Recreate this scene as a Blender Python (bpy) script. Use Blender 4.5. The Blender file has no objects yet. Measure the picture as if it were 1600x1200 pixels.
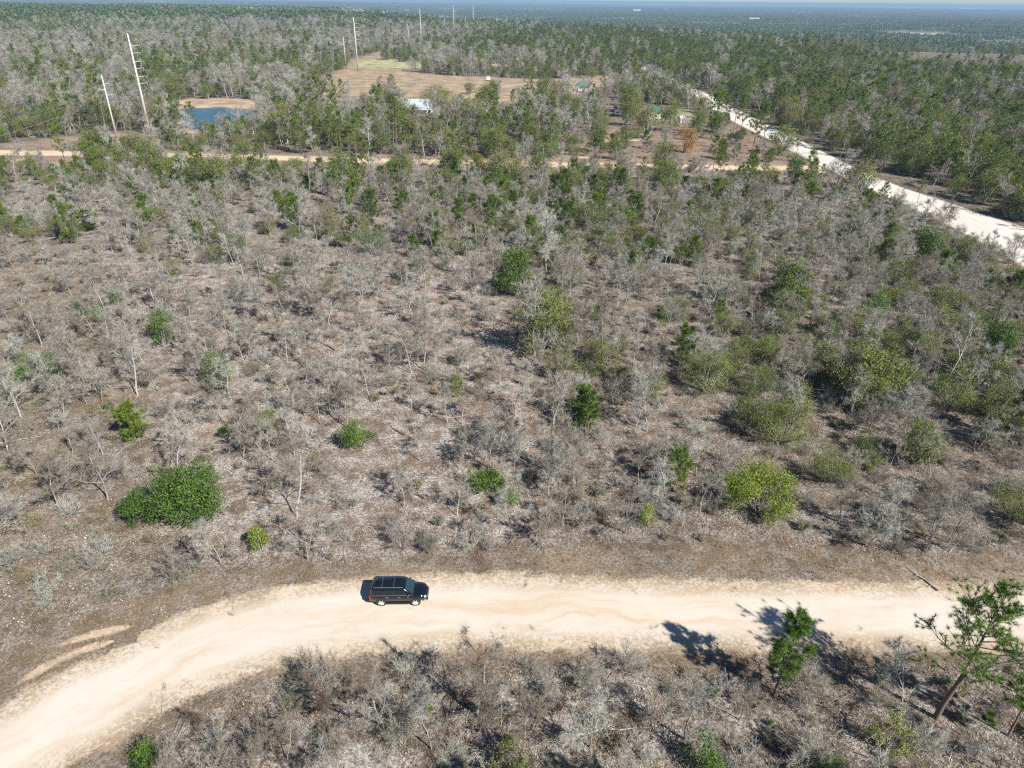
import bpy, bmesh, math, random
import numpy as np
from mathutils import Vector, Matrix

# ------------------------------------------------------------------ camera, world, sun, exposure
SC = bpy.context.scene
COL = SC.collection
FPX, CAM_H = 1100.0, 49.0
PITCH, ROLL = math.radians(28.57), math.radians(0.57)
cd = bpy.data.cameras.new('camera'); cam = bpy.data.objects.new('camera', cd); COL.objects.link(cam)
cd.sensor_fit = 'HORIZONTAL'; cd.sensor_width = 36.0; cd.lens = 36.0 * FPX / 1600.0
cd.clip_start = 0.5; cd.clip_end = 90000.0
cam.matrix_world = (Matrix.Translation((0, 0, CAM_H)) @ Matrix.Rotation(math.pi / 2 - PITCH, 4, 'X') @ Matrix.Rotation(ROLL, 4, 'Z'))
SC.camera = cam
SUN_EL, SUN_AZ = math.radians(42.0), math.radians(133.5)      # azimuth clockwise from +Y
world = bpy.data.worlds.new('World'); SC.world = world; world.use_nodes = True
wn = world.node_tree; sky = wn.nodes.new('ShaderNodeTexSky'); sky.sky_type = 'NISHITA'; sky.sun_disc = False
sky.sun_elevation = SUN_EL; sky.sun_rotation = SUN_AZ; sky.air_density = 0.8; sky.dust_density = 0.0; sky.ozone_density = 2.0
wn.nodes['Background'].inputs['Strength'].default_value = 0.055
tint = wn.nodes.new('ShaderNodeMix'); tint.data_type = 'RGBA'; tint.blend_type = 'MULTIPLY'; tint.inputs[0].default_value = 1.0
tint.inputs[7].default_value = (.78, .96, 1.12, 1)                # clear winter air: a cooler sky all round
wn.links.new(sky.outputs[0], tint.inputs[6]); wn.links.new(tint.outputs[2], wn.nodes['Background'].inputs['Color'])
ld = bpy.data.lights.new('sun', 'SUN'); ld.energy = 5.0; ld.angle = math.radians(0.55); ld.color = (1.0, 0.955, 0.89)
sun = bpy.data.objects.new('sun', ld); COL.objects.link(sun)
sun.rotation_euler = (math.pi / 2 - SUN_EL, 0, math.pi - SUN_AZ); sun.location = (0, 0, 120)
vs = SC.view_settings; vs.view_transform = 'Standard'; vs.look = 'None'; vs.gamma = 1.0; vs.use_curve_mapping = False
vs.exposure = 0.72
SC.render.engine = 'CYCLES'
SC.cycles.max_bounces = 4; SC.cycles.diffuse_bounces = 2; SC.cycles.glossy_bounces = 2
SC.cycles.transmission_bounces = 2; SC.cycles.volume_bounces = 0; SC.cycles.transparent_max_bounces = 6
SC.cycles.use_denoising = False; SC.cycles.filter_width = 1.25

# ------------------------------------------------------------------ helpers
RNG = np.random.default_rng(11)
def ray(x, y):
    a, b = x - 800.0, y - 600.0
    c, s = math.cos(ROLL), math.sin(ROLL)
    u, v = a * c + b * s, -a * s + b * c
    cp, sp = math.cos(PITCH), math.sin(PITCH)
    return u, FPX * cp - v * sp, -FPX * sp - v * cp
def g(x, y, z=0.0):                                            # photo pixel -> ground point
    d = ray(x, y); t = (z - CAM_H) / d[2]
    return d[0] * t, d[1] * t
def proj(X, Y, Z):
    cp, sp = math.cos(PITCH), math.sin(PITCH)
    zc = Y * cp - (Z - CAM_H) * sp; v = -(Y * sp + (Z - CAM_H) * cp)
    zz = np.where(zc > 1, zc, 1e9)
    u, v = X / zz * FPX, v / zz * FPX
    c, s = math.cos(ROLL), math.sin(ROLL)
    return 800 + u * c - v * s, 600 + u * s + v * c, zc
def P(pts): return np.array([g(x, y) for x, y in pts])
def smooth(t): t = np.clip(t, 0, 1); return t * t * (3 - 2 * t)

def sdf(poly, X, Y):                                           # + inside
    d2 = np.full(X.shape, 1e18); ins = np.zeros(X.shape, bool)
    n = len(poly)
    for i in range(n):
        ax, ay = poly[i]; bx, by = poly[(i + 1) % n]
        ex, ey = bx - ax, by - ay
        t = np.clip(((X - ax) * ex + (Y - ay) * ey) / (ex * ex + ey * ey + 1e-12), 0, 1)
        d2 = np.minimum(d2, (X - ax - t * ex) ** 2 + (Y - ay - t * ey) ** 2)
        if abs(ey) > 1e-12:
            cr = ((ay > Y) != (by > Y)) & (X < ex * (Y - ay) / ey + ax)
            ins ^= cr
    d = np.sqrt(d2)
    return np.where(ins, d, -d)

def _h(ix, iy, seed):
    n = (ix.astype(np.int64) * 374761393 + iy.astype(np.int64) * 668265263 + seed * 982451653) & 0x7fffffff
    n = ((n ^ (n >> 13)) * 1274126177) & 0x7fffffff
    return ((n ^ (n >> 16)) & 0xffffff) / float(0xffffff)
def vnoise(X, Y, s, seed=0):
    x, y = X / s, Y / s
    ix, iy = np.floor(x), np.floor(y); fx, fy = smooth(x - ix), smooth(y - iy)
    a, b = _h(ix, iy, seed), _h(ix + 1, iy, seed); c, d = _h(ix, iy + 1, seed), _h(ix + 1, iy + 1, seed)
    return (a * (1 - fx) + b * fx) * (1 - fy) + (c * (1 - fx) + d * fx) * fy
def fnoise(X, Y, s, seed=0): return .55 * vnoise(X, Y, s, seed) + .3 * vnoise(X, Y, s / 2.1, seed + 7) + .15 * vnoise(X, Y, s / 4.3, seed + 13)

def mesh(name, V, faces, mats, attrs=None, smooth_shade=False):
    """faces: list of (int array n x k, material index)"""
    me = bpy.data.meshes.new(name)
    V = np.asarray(V, np.float32)
    faces = [(np.asarray(f, np.int32), m) for f, m in faces if len(f)]
    nl = sum(f.size for f, _ in faces); npoly = sum(len(f) for f, _ in faces)
    me.vertices.add(len(V)); me.vertices.foreach_set('co', V.ravel())
    me.loops.add(nl); me.loops.foreach_set('vertex_index', np.concatenate([f.ravel() for f, _ in faces]))
    me.polygons.add(npoly)
    tot = np.concatenate([np.full(len(f), f.shape[1], np.int32) for f, _ in faces])
    st = np.concatenate([[0], np.cumsum(tot)[:-1]]).astype(np.int32)
    me.polygons.foreach_set('loop_start', st)
    try: me.polygons.foreach_set('loop_total', tot)
    except Exception: pass
    me.polygons.foreach_set('material_index', np.concatenate([np.full(len(f), m, np.int32) for f, m in faces]))
    if smooth_shade: me.polygons.foreach_set('use_smooth', np.ones(npoly, bool))
    for m in mats: me.materials.append(m)
    for k, a in (attrs or {}).items():
        a = np.asarray(a, np.float32)
        if a.ndim == 1:
            at = me.attributes.new(k, 'FLOAT', 'POINT'); at.data.foreach_set('value', a)
        else:
            at = me.attributes.new(k, 'FLOAT_COLOR', 'POINT')
            at.data.foreach_set('color', np.concatenate([a, np.ones((len(a), 1), np.float32)], 1).ravel())
    me.update(calc_edges=True); me.validate()
    return me
def link(name, data, parent=None, loc=None):
    o = bpy.data.objects.new(name, data); COL.objects.link(o)
    if parent: o.parent = parent
    if loc is not None: o.location = loc
    return o
def tag(o, label=None, cat=None, group=None, kind=None):
    if label: o['label'] = label
    if cat: o['category'] = cat
    if group: o['group'] = group
    if kind: o['kind'] = kind
    return o

class NT:                                                      # small node helper
    def __init__(s, name):
        s.m = bpy.data.materials.new(name); s.m.use_nodes = True; s.t = s.m.node_tree
        s.b = s.t.nodes['Principled BSDF']; s.out = s.t.nodes['Material Output']
    def n(s, typ, **kw):
        nd = s.t.nodes.new(typ)
        for k, v in kw.items():
            if k.startswith('_'): setattr(nd, k[1:], v)
            else:
                key = int(k[1:]) if k[0] == 'i' and k[1:].isdigit() else k
                s.put(nd.inputs[key], v)
        return nd
    def put(s, sock, v):
        if isinstance(v, bpy.types.NodeSocket): s.t.links.new(v, sock)
        else: sock.default_value = v
    def attr(s, name, out='Fac'): return s.n('ShaderNodeAttribute', _attribute_name=name).outputs[out]
    def math(s, op, a, b=0.0, c=0.0, clamp=False):
        return s.n('ShaderNodeMath', _operation=op, _use_clamp=clamp, i0=a, i1=b, i2=c).outputs[0]
    def noise(s, vec, scale, detail=3.0, rough=.6): return s.n('ShaderNodeTexNoise', Vector=vec, Scale=scale, Detail=detail, Roughness=rough).outputs['Fac']
    def mix(s, f, a, b, typ='MIX'):
        nd = s.t.nodes.new('ShaderNodeMix'); nd.data_type = 'RGBA'; nd.blend_type = typ
        s.put(nd.inputs[0], f); s.put(nd.inputs[6], a); s.put(nd.inputs[7], b); return nd.outputs[2]
    def ramp(s, f, stops):
        nd = s.n('ShaderNodeValToRGB', Fac=f); e = nd.color_ramp.elements
        while len(e) < len(stops): e.new(.5)
        for el, (p, c) in zip(e, stops): el.position = p; el.color = (*c, 1)
        return nd.outputs[0]
    def mr(s, v, a, b, c=0.0, d=1.0): return s.n('ShaderNodeMapRange', i0=v, i1=a, i2=b, i3=c, i4=d).outputs[0]
def C4(c): return (*c, 1.0)
def simple(name, col, rough=.6, metal=0.0, spec=.5, var=.08, scale=3.0, coat=0.0):
    m = NT(name); pos = m.n('ShaderNodeTexCoord').outputs['Object']
    f = m.noise(pos, scale, 4.0)
    c = m.mix(f, C4([x * (1 - var * 2) for x in col]), C4([min(1, x * (1 + var * 2)) for x in col]))
    m.put(m.b.inputs['Base Color'], c); m.b.inputs['Roughness'].default_value = rough; m.b.inputs['Metallic'].default_value = metal
    m.b.inputs['Specular IOR Level'].default_value = spec; m.b.inputs['Coat Weight'].default_value = coat
    return m.m

# ------------------------------------------------------------------ materials: ground
def make_ground():
    m = NT('ground'); pos = m.n('ShaderNodeNewGeometry').outputs['Position']
    zc = m.attr('zcol', 'Color'); pale = m.attr('pale'); sd = m.attr('sdf'); scol = m.attr('scol', 'Color')
    n_big = m.noise(pos, .11, 4.0); n_mid = m.noise(pos, .55, 6.0, .65); n_fine = m.noise(pos, 3.2, 6.0, .75); n_gr = m.noise(pos, 11.0, 3.0, .8)
    c = m.mix(1.0, zc, m.ramp(n_big, [(.35, (.58, .58, .58)), (.65, (1.2, 1.15, 1.08))]), 'MULTIPLY')
    # reddish brown leaf drifts
    c = m.mix(m.math('MULTIPLY', m.mr(n_mid, .48, .68, 0, .75), pale), c, C4((.235, .135, .088)))
    # pale weathered leaf litter and lichen: flecks clustered in patches
    patch = m.mr(m.math('ADD', n_mid, m.math('MULTIPLY', m.noise(pos, .21, 3.0), .55)), .66, .88)
    fleck = m.mr(n_fine, .40, .60)
    amt = m.math('MULTIPLY', m.math('MULTIPLY', m.math('ADD', m.math('MULTIPLY', patch, .95), .16), fleck), pale, clamp=True)
    c = m.mix(amt, c, C4((.58, .55, .505)))
    sp = m.noise(pos, 5.5, 2.0, .9)
    c = m.mix(m.math('MULTIPLY', m.mr(sp, .62, .70), m.math('MULTIPLY', pale, .7)), c, C4((.76, .74, .71)))
    dark = m.mr(m.noise(pos, 7.0, 4.0, .8), .55, .72)
    c = m.mix(m.math('MULTIPLY', dark, .75), c, C4((.045, .034, .025)))
    c = m.mix(1.0, c, m.ramp(n_gr, [(.3, (.62, .62, .62)), (.7, (1.35, 1.35, 1.35))]), 'MULTIPLY')
    # sand
    ru, rv = m.attr('ru'), m.attr('rv')
    sv = m.n('ShaderNodeCombineXYZ', X=m.math('MULTIPLY', ru, .07), Y=m.math('ADD', m.math('MULTIPLY', rv, .62), m.math('MULTIPLY', m.noise(pos, .12, 3.0), 3.5))).outputs[0]
    streak = m.noise(sv, 1.1, 6.0, .62); wand = m.noise(sv, .35, 3.0)
    s = m.mix(m.mr(streak, .46, .66, 0, .85), scol, m.mix(1.0, scol, C4((.90, .74, .56)), 'MULTIPLY'))
    s = m.mix(m.mr(wand, .35, .65, 0, .5), s, m.mix(1.0, scol, C4((1.08, 1.12, 1.22)), 'MULTIPLY'))
    edge = m.mr(sd, .2, 2.3, 1.0, 0.0)
    s = m.mix(m.math('MULTIPLY', edge, m.mr(n_mid, .35, .6, .1, .7)), s, m.mix(1.0, scol, C4((.88, .76, .60)), 'MULTIPLY'))
    s = m.mix(m.mr(m.noise(pos, 9.0, 5.0, .8), .6, .8, 0, .25), s, C4((.40, .27, .15)))
    s = m.mix(m.mr(m.noise(pos, .35, 9.0, .75), .52, .72, 0, .4), s, m.mix(1.0, scol, C4((.80, .66, .50)), 'MULTIPLY'))
    s = m.mix(m.math('MULTIPLY', m.mr(m.math('ADD', m.noise(pos, 2.4, 8.0, .85), m.math('MULTIPLY', m.noise(pos, .22, 2.0), .3)), .60, .70), m.math('MULTIPLY', edge, .85)), s, C4((.25, .19, .125)))
    mask = m.mr(m.math('ADD', sd, m.math('MULTIPLY', m.math('SUBTRACT', m.math('ADD', m.math('MULTIPLY', m.noise(pos, .30, 9.0, .85), .75), m.math('MULTIPLY', n_fine, .38)), .5), 6.0)), -.3, .3)
    c = m.mix(mask, c, s)
    m.put(m.b.inputs['Base Color'], c); m.b.inputs['Roughness'].default_value = .95; m.b.inputs['Specular IOR Level'].default_value = .15
    hgt = m.math('ADD', m.math('MULTIPLY', n_fine, .7), m.math('MULTIPLY', n_gr, .35))
    st = m.math('SUBTRACT', 1.0, m.math('MULTIPLY', mask, .86))
    bp = m.n('ShaderNodeBump', Distance=.32, Height=hgt, Strength=st)
    m.put(m.b.inputs['Normal'], bp.outputs[0])
    return m.m
M_GROUND = make_ground()

def leaf_mat(name, stops, tone=.5, rough=.55, trans=.22, spec=.35):
    m = NT(name)
    rnd = m.n('ShaderNodeObjectInfo').outputs['Random']; t = m.attr('tone')
    base = m.ramp(rnd, stops)
    c = m.mix(1.0, base, m.ramp(t, [(0, (1 - tone,) * 3), (1, (1 + tone, 1 + tone, 1 + tone * .6))]), 'MULTIPLY')
    m.put(m.b.inputs['Base Color'], c); m.b.inputs['Roughness'].default_value = rough; m.b.inputs['Specular IOR Level'].default_value = spec
    tr = m.n('ShaderNodeBsdfTranslucent', Color=m.mix(1.0, c, C4((1.2, 1.25, .6)), 'MULTIPLY'))
    mx = m.n('ShaderNodeMixShader', Fac=trans, i1=m.b.outputs[0], i2=tr.outputs[0])
    m.t.links.new(mx.outputs[0], m.out.inputs['Surface'])
    return m.m
def twig_mat(name, stops, tone=.35):
    m = NT(name)
    rnd = m.n('ShaderNodeObjectInfo').outputs['Random']; t = m.attr('tone')
    pos = m.n('ShaderNodeTexCoord').outputs['Object']
    base = m.ramp(rnd, stops)
    c = m.mix(1.0, base, m.ramp(t, [(0, (1 - tone,) * 3), (1, (1 + tone,) * 3)]), 'MULTIPLY')
    c = m.mix(m.mr(m.noise(pos, 4.0, 4.0), .4, .7, 0, .5), c, C4((.17, .135, .10)))
    m.put(m.b.inputs['Base Color'], c); m.b.inputs['Roughness'].default_value = .9; m.b.inputs['Specular IOR Level'].default_value = .15
    return m.m
M_TWIG = twig_mat('lichen_twig', [(0, (.38, .375, .33)), (.25, (.25, .22, .18)), (.5, (.34, .33, .285)), (.75, (.45, .45, .40)), (1, (.22, .18, .14))])
M_BARK = twig_mat('lichen_bark', [(0, (.48, .475, .445)), (.5, (.34, .32, .29)), (1, (.27, .24, .21))])
M_DARKBARK = twig_mat('dark_bark', [(0, (.10, .08, .07)), (1, (.16, .12, .10))])
M_PINEBARK = twig_mat('pine_bark', [(0, (.17, .12, .10)), (1, (.24, .18, .15))])
M_NEEDLE = leaf_mat('pine_needles', [(0, (.115, .185, .028)), (.35, (.155, .225, .032)), (.7, (.085, .14, .024)), (1, (.18, .22, .042))], .5, .55, .25)
M_NEEDLE_HERO = leaf_mat('bright_pine_needles', [(0, (.095, .175, .022)), (1, (.11, .19, .026))], .5, .45, .2, .4)
M_FARPINE = leaf_mat('distant_pine_needles', [(0, (.055, .09, .026)), (1, (.10, .14, .038))], .4, .6, .1)
M_OLIVE = leaf_mat('olive_leaves', [(0, (.125, .16, .036)), (.3, (.155, .19, .042)), (.6, (.185, .19, .075)), (.85, (.09, .135, .026)), (1, (.19, .185, .055))], .55, .65, .22)
M_DGREEN = leaf_mat('dark_green_leaves', [(0, (.052, .105, .016)), (1, (.075, .135, .020))], .6, .5, .15, .3)
M_YGREEN = leaf_mat('yellow_green_leaves', [(0, (.19, .245, .03)), (1, (.22, .27, .035))], .45, .5, .3)
M_BGREEN = leaf_mat('bright_green_leaves', [(0, (.085, .17, .020)), (1, (.12, .20, .026))], .6, .6, .22, .2)
M_SAGE = leaf_mat('grey_green_leaves', [(0, (.13, .165, .09)), (1, (.16, .185, .10))], .4, .7, .15)
M_RUST = leaf_mat('rusty_leaves', [(0, (.33, .15, .07)), (1, (.26, .13, .08))], .4, .7, .25)
M_ORANGE = leaf_mat('orange_leaves', [(0, (.40, .24, .07)), (1, (.36, .20, .06))], .35, .7, .25)
M_GRASS = leaf_mat('dry_grass', [(0, (.26, .20, .13)), (.4, (.36, .28, .18)), (.7, (.18, .135, .09)), (1, (.46, .38, .27))], .45, .8, .15)
M_LITTER = leaf_mat('dry_leaf_litter', [(0, (.50, .45, .39)), (.3, (.27, .17, .11)), (.6, (.56, .53, .48)), (1, (.20, .115, .075))], .35, .8, .1)
M_LOWSHRUB = leaf_mat('low_shrub_leaves', [(0, (.20, .20, .07)), (.4, (.13, .15, .07)), (.7, (.24, .19, .10)), (1, (.27, .25, .09))], .4, .7, .2)
M_GREYTREES = twig_mat('distant_grey_branches', [(0, (.42, .40, .38)), (1, (.52, .50, .48))])

# ------------------------------------------------------------------ terrain
RIDGE = np.array([[-60, 3200], [-36, 3000], [-20, 2600], [-8, 1900], [0, 1350], [10, 1080], [20, 1000], [34, 1060], [60, 1000]])
def height(X, Y):
    r = np.hypot(X, Y); th = np.degrees(np.arctan2(X, np.maximum(Y, -1e9)))
    R = np.interp(th, RIDGE[:, 0], RIDGE[:, 1])
    R = R * (1 + .18 * (fnoise(X, Y, 500, 3) - .5))
    far = smooth((r - 640) / 500)
    h = far * (fnoise(X, Y, 420, 5) - .5) * 9
    h += 15 * smooth((r - 900) / 1200) * smooth((-4 - th) / 12)
    h -= 34 * smooth((r - R) / 650)
    h += smooth((r - 3000) / 2500) * (fnoise(X, Y, 2600, 9) - .45) * 34
    return np.where(Y > 0, h, 0.0)

road_top = [(-60, 1150), (0, 1113), (45, 1080), (105, 1048), (196, 1012), (245, 982), (297, 955), (385, 932), (455, 919), (539, 907), (640, 901), (760, 899), (900, 903), (1050, 908), (1200, 911), (1400, 914), (1600, 917), (1800, 920)]
road_bot = [(40, 1235), (105, 1190), (182, 1163), (227, 1118), (280, 1094), (325, 1076), (385, 1052), (455, 1033), (539, 1020), (640, 1016), (760, 1012), (900, 1012), (1050, 1010), (1200, 1012), (1300, 1013), (1450, 1013), (1600, 1016), (1800, 1020)]
r2_top = [(-150, 231), (0, 234), (150, 236), (300, 239), (450, 243), (640, 248), (850, 252), (1000, 255), (1150, 258), (1250, 259), (1300, 258)]
r2_bot = [(-150, 241), (0, 243), (150, 245), (300, 247), (450, 252), (640, 257), (850, 262), (1000, 264), (1150, 267), (1250, 268), (1310, 272)]
r3_l = [(1660, 452), (1600, 415), (1540, 382), (1480, 350), (1420, 322), (1350, 292), (1280, 258), (1210, 222), (1150, 192), (1100, 163), (1070, 145), (1040, 130), (1005, 113), (975, 99), (950, 90)]
r3_r = [(1700, 388), (1600, 356), (1540, 338), (1480, 316), (1420, 298), (1350, 270), (1290, 240), (1235, 212), (1175, 183), (1130, 160), (1095, 142), (1062, 128), (1025, 111), (990, 97), (962, 88)]
POLY_ROAD = np.concatenate([P(road_top), P(road_bot)[::-1]])
POLY_R2 = np.concatenate([P(r2_top), P(r2_bot)[::-1]])
POLY_R3 = np.concatenate([P(r3_l), P(r3_r)[::-1]])
def grow_poly(pts, d):                                         # push out from centroid-free: used through sdf offsets instead
    return pts
LOT = P([(148, 388), (822, 412), (848, 862), (430, 878), (296, 908)])
LEFT = P([(-250, 380), (148, 388), (296, 908), (100, 1000), (-300, 1150)])
RIGHTN = P([(860, 400), (1400, 300), (1750, 430), (1900, 880), (848, 862)])
RFAR = P([(1150, 480), (1500, 380), (1750, 430), (1900, 800), (1300, 790), (1120, 640)])
MID = P([(-300, 250), (1300, 270), (1520, 380), (820, 412), (148, 388), (-300, 385)])
BOTTOM = P([(150, 1210), (330, 1085), (460, 1040), (640, 1030), (1000, 1030), (1700, 1020), (1900, 1300), (-200, 1500)])
VERGE = np.concatenate([P([(-100, 1120), (60, 1000), (190, 940), (300, 905), (440, 885), (700, 872), (860, 855), (1100, 850), (1300, 862), (1800, 872)]), P([(1800, 1030), (1300, 1045), (1000, 1050), (700, 1045), (480, 1060), (330, 1100), (150, 1215), (-200, 1300)])])
FIELD1 = P([(468, 150), (500, 122), (535, 108), (600, 108), (700, 118), (800, 122), (850, 124), (960, 118), (1015, 128), (965, 142), (900, 147), (860, 151), (770, 165), (700, 178), (650, 165), (590, 150), (540, 158)])
FIELD2 = P([(535, 110), (548, 94), (590, 82), (618, 72), (640, 72), (634, 84), (600, 94), (640, 97), (680, 97), (675, 108), (600, 112)])
FIELD3 = P([(760, 100), (800, 100), (800, 112), (760, 112)])
GREENF = P([(552, 106), (560, 95), (600, 92), (680, 97), (675, 107), (600, 106)])
HOUSE_CLR = P([(850, 252), (930, 210), (985, 186), (1060, 182), (1125, 180), (1200, 222), (1280, 258), (1100, 257)])
HOUSE_LAWN = P([(985, 190), (1000, 170), (1090, 172), (1100, 188), (1040, 194)])
PL_CLR = P([(-100, 232), (0, 226), (110, 214), (205, 206), (262, 214), (255, 240), (100, 262), (-100, 270)])
PL_CLR2 = P([(255, 236), (620, 243), (900, 247), (1290, 256), (1295, 270), (900, 266), (450, 256), (255, 250)])
POND = P([(268, 172), (300, 168), (345, 167), (392, 170), (402, 182), (372, 200), (330, 206), (290, 198)])
BANK = P([(255, 160), (300, 154), (385, 154), (420, 166), (425, 185), (380, 208), (320, 213), (270, 203), (258, 178)])
FARGREEN = [P([(1330, 68), (1400, 66), (1600, 67), (1720, 72), (1700, 84), (1560, 82), (1450, 80), (1350, 74)]), P([(1128, 44), (1175, 46), (1185, 53), (1135, 53)]), P([(1400, 33), (1480, 34), (1475, 38), (1405, 37)]), P([(1530, 42), (1640, 44), (1640, 48), (1530, 46)]), P([(95, 17), (165, 18), (160, 25), (110, 24)])]

def zones(X, Y):
    """albedo and pale-litter amount of the natural ground"""
    n = X.shape[0]; col = np.empty((n, 3)); col[:] = (.12, .092, .062); pale = np.full(n, .35)
    r = np.hypot(X, Y)
    def lay(poly, c, p, soft):
        nonlocal col, pale
        w = smooth(sdf(poly, X, Y) / soft + .5)[:, None] if poly.ndim == 2 else poly[:, None]
        col = col * (1 - w) + np.array(c) * w; pale = pale * (1 - w[:, 0]) + p * w[:, 0]
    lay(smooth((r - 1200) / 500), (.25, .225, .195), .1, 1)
    lay(MID, (.145, .098, .062), .75, 14)
    lay(LEFT, (.155, .113, .062), .62, 10)
    lay(RIGHTN, (.14, .096, .060), .72, 12)
    lay(LOT, (.175, .115, .075), 1.1, 10)
    lay(BOTTOM, (.115, .075, .044), .85, 4)
    # whiter litter left of bottom
    w = smooth((fnoise(X, Y, 9, 31) - .45) * 5) * smooth(sdf(BOTTOM, X, Y) / 3) * smooth((20 - X) / 20)
    lay(w * .7, (.38, .355, .31), 1.35, 1)
    lay(VERGE, (.235, .172, .112), .45, 3)
    lay(FIELD1, (.385, .295, .195), .12, 10); lay(FIELD2, (.36, .27, .185), .1, 8); lay(GREENF, (.40, .42, .23), .0, 6)
    lay(FIELD3, (.36, .38, .22), .0, 6)
    lay(HOUSE_CLR, (.235, .155, .10), .35, 8); lay(HOUSE_LAWN, (.33, .32, .18), .1, 5)
    lay(PL_CLR, (.30, .215, .155), .25, 6); lay(PL_CLR2, (.30, .215, .150), .3, 6)
    lay(BANK, (.46, .35, .24), .1, 3)
    for i, f in enumerate(FARGREEN): lay(f, (.30, .38, .13) if i == 0 else (.45, .42, .27), .0, 20)
    return col, pale

def build_ground():
    th = np.radians(np.concatenate([np.linspace(-180, -50, 20)[:-1], np.linspace(-50, 50, 340), np.linspace(50, 180, 20)[1:-1]]))
    rr = [0.5]; 
    while rr[-1] < 46000: rr.append(rr[-1] * 1.0 + max(.9, rr[-1] * .0145) if rr[-1] > 20 else rr[-1] + 3)
    rr = np.array(rr); nt, nr = len(th), len(rr)
    T, R = np.meshgrid(th, rr); X, Y = (R * np.sin(T)).ravel(), (R * np.cos(T)).ravel()
    Z = height(X, Y)
    pin = smooth((sdf(POND, X, Y) + 2) / 4); Z = Z - 1.2 * pin
    V = np.stack([X, Y, Z], 1)
    i, j = np.meshgrid(np.arange(nr - 1), np.arange(nt), indexing='ij')
    j2 = (j + 1) % nt
    F = np.stack([i * nt + j, i * nt + j2, (i + 1) * nt + j2, (i + 1) * nt + j], -1).reshape(-1, 4)[:, ::-1]
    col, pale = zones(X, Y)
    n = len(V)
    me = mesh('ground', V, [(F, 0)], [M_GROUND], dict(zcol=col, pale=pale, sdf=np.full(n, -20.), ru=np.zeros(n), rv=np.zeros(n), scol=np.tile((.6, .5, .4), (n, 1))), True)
    return tag(link('ground', me), kind='structure')
build_ground()

def resample(p, n):
    d = np.concatenate([[0], np.cumsum(np.hypot(*np.diff(p, axis=0).T))]); t = np.linspace(0, d[-1], n)
    q = np.stack([np.interp(t, d, p[:, 0]), np.interp(t, d, p[:, 1])], 1)
    k = max(1, n // 40); ker = np.hanning(2 * k + 3)[1:-1]; ker /= ker.sum()
    e = np.pad(q, ((k, k), (0, 0)), mode='edge')
    # keep the ends linear
    e[:k] = q[0] + (q[0] - q[1]) * np.arange(k, 0, -1)[:, None]; e[-k:] = q[-1] + (q[-1] - q[-2]) * np.arange(1, k + 1)[:, None]
    return np.stack([np.convolve(e[:, c], ker, 'valid') for c in (0, 1)], 1)
def strip(name, a, b, n, m, margin, scol, z, label=None, soft=0, firm=1.0, taper=0):
    A, B = resample(a, n), resample(b, n)
    t = np.linspace(0, 1, m); W = np.hypot(*(B - A).T)[:, None]
    s = (-margin / W) + (1 + 2 * margin / W) * t[None]
    Q = A[:, None] * (1 - s[..., None]) + B[:, None] * s[..., None]
    X, Y = Q[..., 0].ravel(), Q[..., 1].ravel()
    ru = np.repeat(np.concatenate([[0], np.cumsum(np.hypot(*np.diff((A + B) / 2, axis=0).T))]), m)
    rv = (s * W).ravel(); Wf = np.repeat(W[:, 0], m)
    sd = (np.minimum(rv, Wf - rv) - soft) * firm
    if taper: e = ru / ru.max(); sd = sd - taper * (1 - smooth(np.minimum(e, 1 - e) / .35)) * Wf * firm
    col, pale = zones(X, Y)
    V = np.stack([X, Y, height(X, Y) + z], 1)
    i, j = np.meshgrid(np.arange(n - 1), np.arange(m - 1), indexing='ij')
    F = np.stack([i * m + j, (i + 1) * m + j, (i + 1) * m + j + 1, i * m + j + 1], -1).reshape(-1, 4)
    me = mesh(name, V, [(F, 0)], [M_GROUND], dict(zcol=col, pale=pale, sdf=sd, ru=ru, rv=rv, scol=np.tile(scol, (len(V), 1))), True)
    if me.polygons[0].normal.z < 0: me.flip_normals()
    return tag(link(name, me), label, kind='structure')
SAND = (.565, .505, .42)
strip('sandy_road', P(road_top), P(road_bot), 160, 60, 3.0, SAND, .022)
strip('back_dirt_road', P(r2_top), P(r2_bot), 120, 12, 3.0, (.58, .47, .33), .03, soft=.6, firm=1.5)
strip('pale_sand_road', P(r3_l), P(r3_r), 140, 30, 2.5, (.60, .56, .50), .045, soft=-.6, firm=1.6)
def track(pts, w, scol, z, name='wheel_track', n=40):
    p = P(pts); q = resample(p, n); d = np.gradient(q, axis=0); d /= np.hypot(*d.T)[:, None]; nn = np.stack([-d[:, 1], d[:, 0]], 1)
    return strip(name, q + nn * w / 2, q - nn * w / 2, n, 8, .45, scol, z, soft=0.0, firm=4.5 if w < 2 else 2.0, taper=.9 if w < 2 else 0)
track([(-10, 1090), (40, 1060), (85, 1034), (130, 1015), (175, 1003), (215, 993)], .75, (.52, .43, .33), .030)
track([(60, 1024), (100, 1006), (145, 992), (190, 982), (240, 972)], .75, (.52, .43, .33), .034)
track([(120, 247), (150, 232), (212, 214)], 2.6, (.54, .41, .28), .05)
track([(-60, 262), (0, 254), (60, 246)], 2.6, (.54, .41, .28), .06)
track([(700, 172), (728, 152), (760, 140), (800, 133), (850, 129), (930, 132), (1000, 131)], 2.4, (.60, .49, .35), .05)
track([(470, 136), (520, 135), (600, 135), (640, 138)], 3, (.55, .44, .30), .05)
track([(930, 222), (960, 218), (1000, 219)], 6, (.62, .50, .36), .055)
track([(905, 246), (960, 250)], 3, (.58, .44, .3), .06)

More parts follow.
